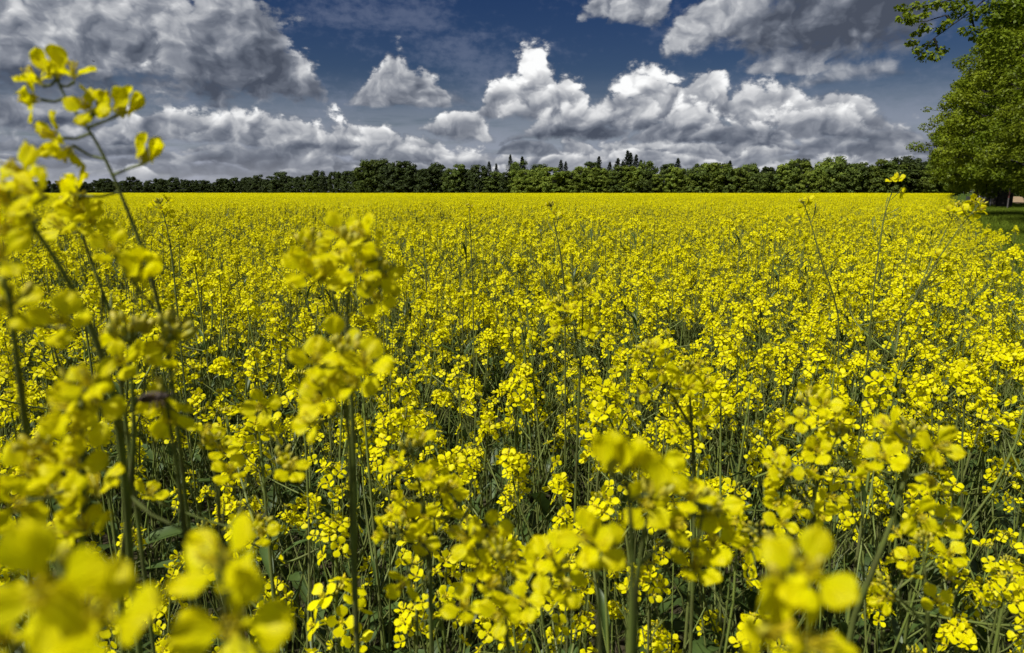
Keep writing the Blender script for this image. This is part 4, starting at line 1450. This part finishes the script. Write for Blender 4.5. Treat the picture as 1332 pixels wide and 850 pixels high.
# ------------------------------------------------------------------ forest edge
def forest_tree(seed, H, rad, m, quads=6800, kind='broad'):
    rng = random.Random(seed); nr = np.random.default_rng(seed)
    wood = MB()
    wood.tube([(0, 0, -.2), (0, 0, H * .4), (rng.gauss(0, .3), rng.gauss(0, .3), H * .93)], [0.32, 0.24, 0.05], 6)
    C, D = [], []
    if kind == 'broad':
        nb = 80
        for k in range(nb):
            t = rng.uniform(0.0, 1.0)
            a = k * 2.39996
            r_ = rad * float(np.interp(t, [0, .2, .5, .8, 1], [.85, 1, 1.0, .82, .45])) * rng.uniform(0.5, 1.0)
            c0 = np.array([math.cos(a) * r_, math.sin(a) * r_, H * (0.05 + 0.89 * t)])
            br = rng.uniform(0.8, 1.6) * rad / 4.5
            wood.tube([(0, 0, max(1.0, c0[2] - r_ * .8)), tuple(c0)], [0.10, 0.03], 3)
            d = nr.normal(0, 1, (quads // nb, 3)); d /= np.linalg.norm(d, axis=1)[:, None]
            C.append(c0 + d * (br * nr.uniform(0.5, 1.0, len(d)))[:, None] * np.array([1, 1, .8])); D.append(d)
        size, up = 0.70, 0.5
    else:
        for k in range(130):
            t = (k + rng.random()) / 130
            a = k * 2.39996 + rng.uniform(-.3, .3)
            z = H * (0.14 + 0.86 * t)
            r_ = rad * (1 - t) ** 0.8 * rng.uniform(0.6, 1.1) + 0.25
            n = 18
            u = nr.uniform(0.1, 1, n)
            c0 = np.stack([math.cos(a) * r_ * u, math.sin(a) * r_ * u, z - 0.28 * r_ * u ** 1.5], 1) + nr.normal(0, 0.16, (n, 3))
            C.append(c0); D.append(np.tile([math.cos(a) * .4, math.sin(a) * .4, .4], (n, 1)))
        size, up = 0.62, 0.6
    C = np.concatenate(C); D = np.concatenate(D)
    n = len(C)
    nrm = D * 0.9 + nr.normal(0, .5, (n, 3)) + np.array([0, 0, up])
    nrm /= np.linalg.norm(nrm, axis=1)[:, None]
    t = nr.normal(0, 1, (n, 3)); t -= nrm * (t * nrm).sum(1)[:, None]; t /= np.linalg.norm(t, axis=1)[:, None]
    b_ = np.cross(nrm, t)
    s = (size * nr.uniform(0.6, 1.4, n))[:, None]
    V = np.stack([C + t * s * .5, C + b_ * s * .5, C - t * s * .5, C - b_ * s * .5], 1).reshape(-1, 3)
    crown = quad_mesh('crown', V, [FOREST[m]])
    return wood.mesh('trunk', [M_BARK]), crown


FT = {}
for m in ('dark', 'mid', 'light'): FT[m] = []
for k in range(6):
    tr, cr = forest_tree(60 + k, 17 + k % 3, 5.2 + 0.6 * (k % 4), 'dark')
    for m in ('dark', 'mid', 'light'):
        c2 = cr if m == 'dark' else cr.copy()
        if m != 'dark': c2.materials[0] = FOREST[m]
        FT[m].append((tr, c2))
FT['spruce'] = [forest_tree(80 + k, 22 + k, 7.2, 'spruce', kind='spruce') for k in range(3)]
fr = random.Random(77)


def ftree(px, d, h, kind, name, label, group, lean=0.0):
    tr, cr = fr.choice(FT[kind])
    H0 = 24.0 if kind == 'spruce' else 18.0
    x = (px - 666) / FPX * d
    s = h / H0
    wide = fr.uniform(0.85, 1.15) if kind == 'spruce' else fr.uniform(0.9, 1.55)
    root = tag(link(name, None, None, Matrix.Translation((x, d, 0)) @ Matrix.Rotation(fr.uniform(0, 6.28), 4, 'Z') @ Matrix.Diagonal((s * wide, s * wide, s, 1))), label, 'tree', group)
    link('trunk', tr, root)
    link('crown', cr, root)


# rows: (from column, to column, height in photograph rows, kinds, label, group)
def row(px0, px1, hpx, kinds, label, group, back=0.0, step=7.5, jit=0.22):
    px = px0
    while px < px1:
        d = forest_d(px) + back + fr.uniform(-3, 5)
        hp = np.interp(px, *hpx) if isinstance(hpx, tuple) else hpx
        h = hp / FPX * d * fr.uniform(1 - jit, 1 + jit)
        ftree(px, d, h, fr.choice(kinds), 'broadleaf_tree', label, group)
        px += step * fr.uniform(0.7, 1.2) / d * FPX


row(-60, 338, ([-60, 60, 200, 338], [13, 14, 18, 17]), ['dark'], 'dark tree in the low distant treeline on the left', 'distant treeline on the left', 0, 6.1)  # cloud shadow on these left rows is put into the dark leaf colour
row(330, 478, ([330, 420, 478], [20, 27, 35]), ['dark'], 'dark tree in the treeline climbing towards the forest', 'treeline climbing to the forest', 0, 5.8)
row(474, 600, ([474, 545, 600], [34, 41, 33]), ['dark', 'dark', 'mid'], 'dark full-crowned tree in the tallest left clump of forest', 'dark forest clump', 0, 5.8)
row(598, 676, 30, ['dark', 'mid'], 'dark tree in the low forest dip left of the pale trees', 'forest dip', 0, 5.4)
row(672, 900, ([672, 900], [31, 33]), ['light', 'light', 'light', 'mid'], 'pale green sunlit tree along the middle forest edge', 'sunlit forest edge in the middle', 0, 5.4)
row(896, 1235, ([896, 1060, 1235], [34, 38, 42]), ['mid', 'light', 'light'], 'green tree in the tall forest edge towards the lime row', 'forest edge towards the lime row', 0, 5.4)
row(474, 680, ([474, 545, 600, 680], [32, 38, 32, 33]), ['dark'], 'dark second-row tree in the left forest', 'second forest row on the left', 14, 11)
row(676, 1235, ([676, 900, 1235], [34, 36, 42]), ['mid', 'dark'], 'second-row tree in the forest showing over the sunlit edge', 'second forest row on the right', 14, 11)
for px, hp in [(599, 34), (637, 38), (646, 34), (664, 42), (670, 38), (679, 40), (728, 40), (734, 35), (776, 44), (790, 36), (800, 42), (806, 39), (812, 48), (816, 44), (823, 46), (829, 40), (876, 40), (912, 35), (942, 36)]:
    d = forest_d(px) + 18
    ftree(px, d, 1.2 * hp / FPX * d, 'spruce', 'spruce_tree', 'dark spruce top rising above the broadleaf forest edge', 'spruces above the forest')
for px, hp in [(1160, 47), (1172, 50), (1183, 46)]:
    d = forest_d(px) + 20
    ftree(px, d, hp / FPX * d, 'dark', 'broadleaf_tree', 'taller dark tree above the forest close to the lime crowns', 'tall trees near the lime row')
for px in range(1290, 1420, 9):
    d = 318 + fr.uniform(-8, 8)
    ftree(px + fr.uniform(-2, 2), d, 20 * fr.uniform(.85, 1.1), 'dark', 'broadleaf_tree', 'dark tree behind the sandy lane at the right border', 'trees beyond the sandy lane')

# a white farmhouse far across the field and a bird under the big cloud
hc = at(136, 252, 835)
house = tag(link('farmhouse', None, None, mat4((hc.x, 835, 0))), 'tiny white farmhouse on the far left horizon', 'house')
mb = MB()
mb.add([(x, y, z) for x in (-5, 5) for y in (-3.5, 3.5) for z in (0, 3.2)], [(0, 1, 3, 2), (4, 6, 7, 5), (0, 4, 5, 1), (2, 3, 7, 6)])
link('wall', mb.mesh('wall', [M_PLASTER], False), house)
mb = MB()
mb.add([(-5.4, -3.9, 3.0), (5.4, -3.9, 3.0), (5.4, 3.9, 3.0), (-5.4, 3.9, 3.0), (-5.4, 0, 5.2), (5.4, 0, 5.2)], [(0, 1, 5, 4), (2, 3, 4, 5), (0, 4, 3), (1, 2, 5)])
link('roof', mb.mesh('roof', [M_TILE], False), house)
for x in (-3, 0, 3):
    mb = MB(); mb.add([(x - .5, -3.53, 1.1), (x + .5, -3.53, 1.1), (x + .5, -3.53, 2.3), (x - .5, -3.53, 2.3)], [(0, 1, 2, 3)])
    link('window', mb.mesh('window', [M_GLASS], False), house)
bc = at(121.5, 80, 45)
bird = tag(link('flying_bird', None, None, mat4(bc, Matrix.Rotation(R(20), 3, 'Y'))), 'tiny dark bird flying below the big left cloud', 'bird')
mb = MB(); ellipsoid(mb, mat4((0, 0, 0), Matrix.Rotation(R(90), 3, 'Y')), .02, .02, .085, 0, 6, 4)
mb.add([(-.07, -.008, 0), (-.07, .008, 0), (-.13, .03, 0), (-.13, -.03, 0)], [(0, 1, 2, 3)])
link('body', mb.mesh('body', [M_BIRD]), bird)
for s in (-1, 1):
    mb = MB(); mb.add([(.03, s * .015, .005), (-.03, s * .015, .005), (-.05, s * .13, .04), (.0, s * .12, .045), (-.07, s * .2, .02)], [(0, 1, 2, 3), (3, 2, 4)])
    link('wing', mb.mesh('wing', [M_BIRD], False), bird)
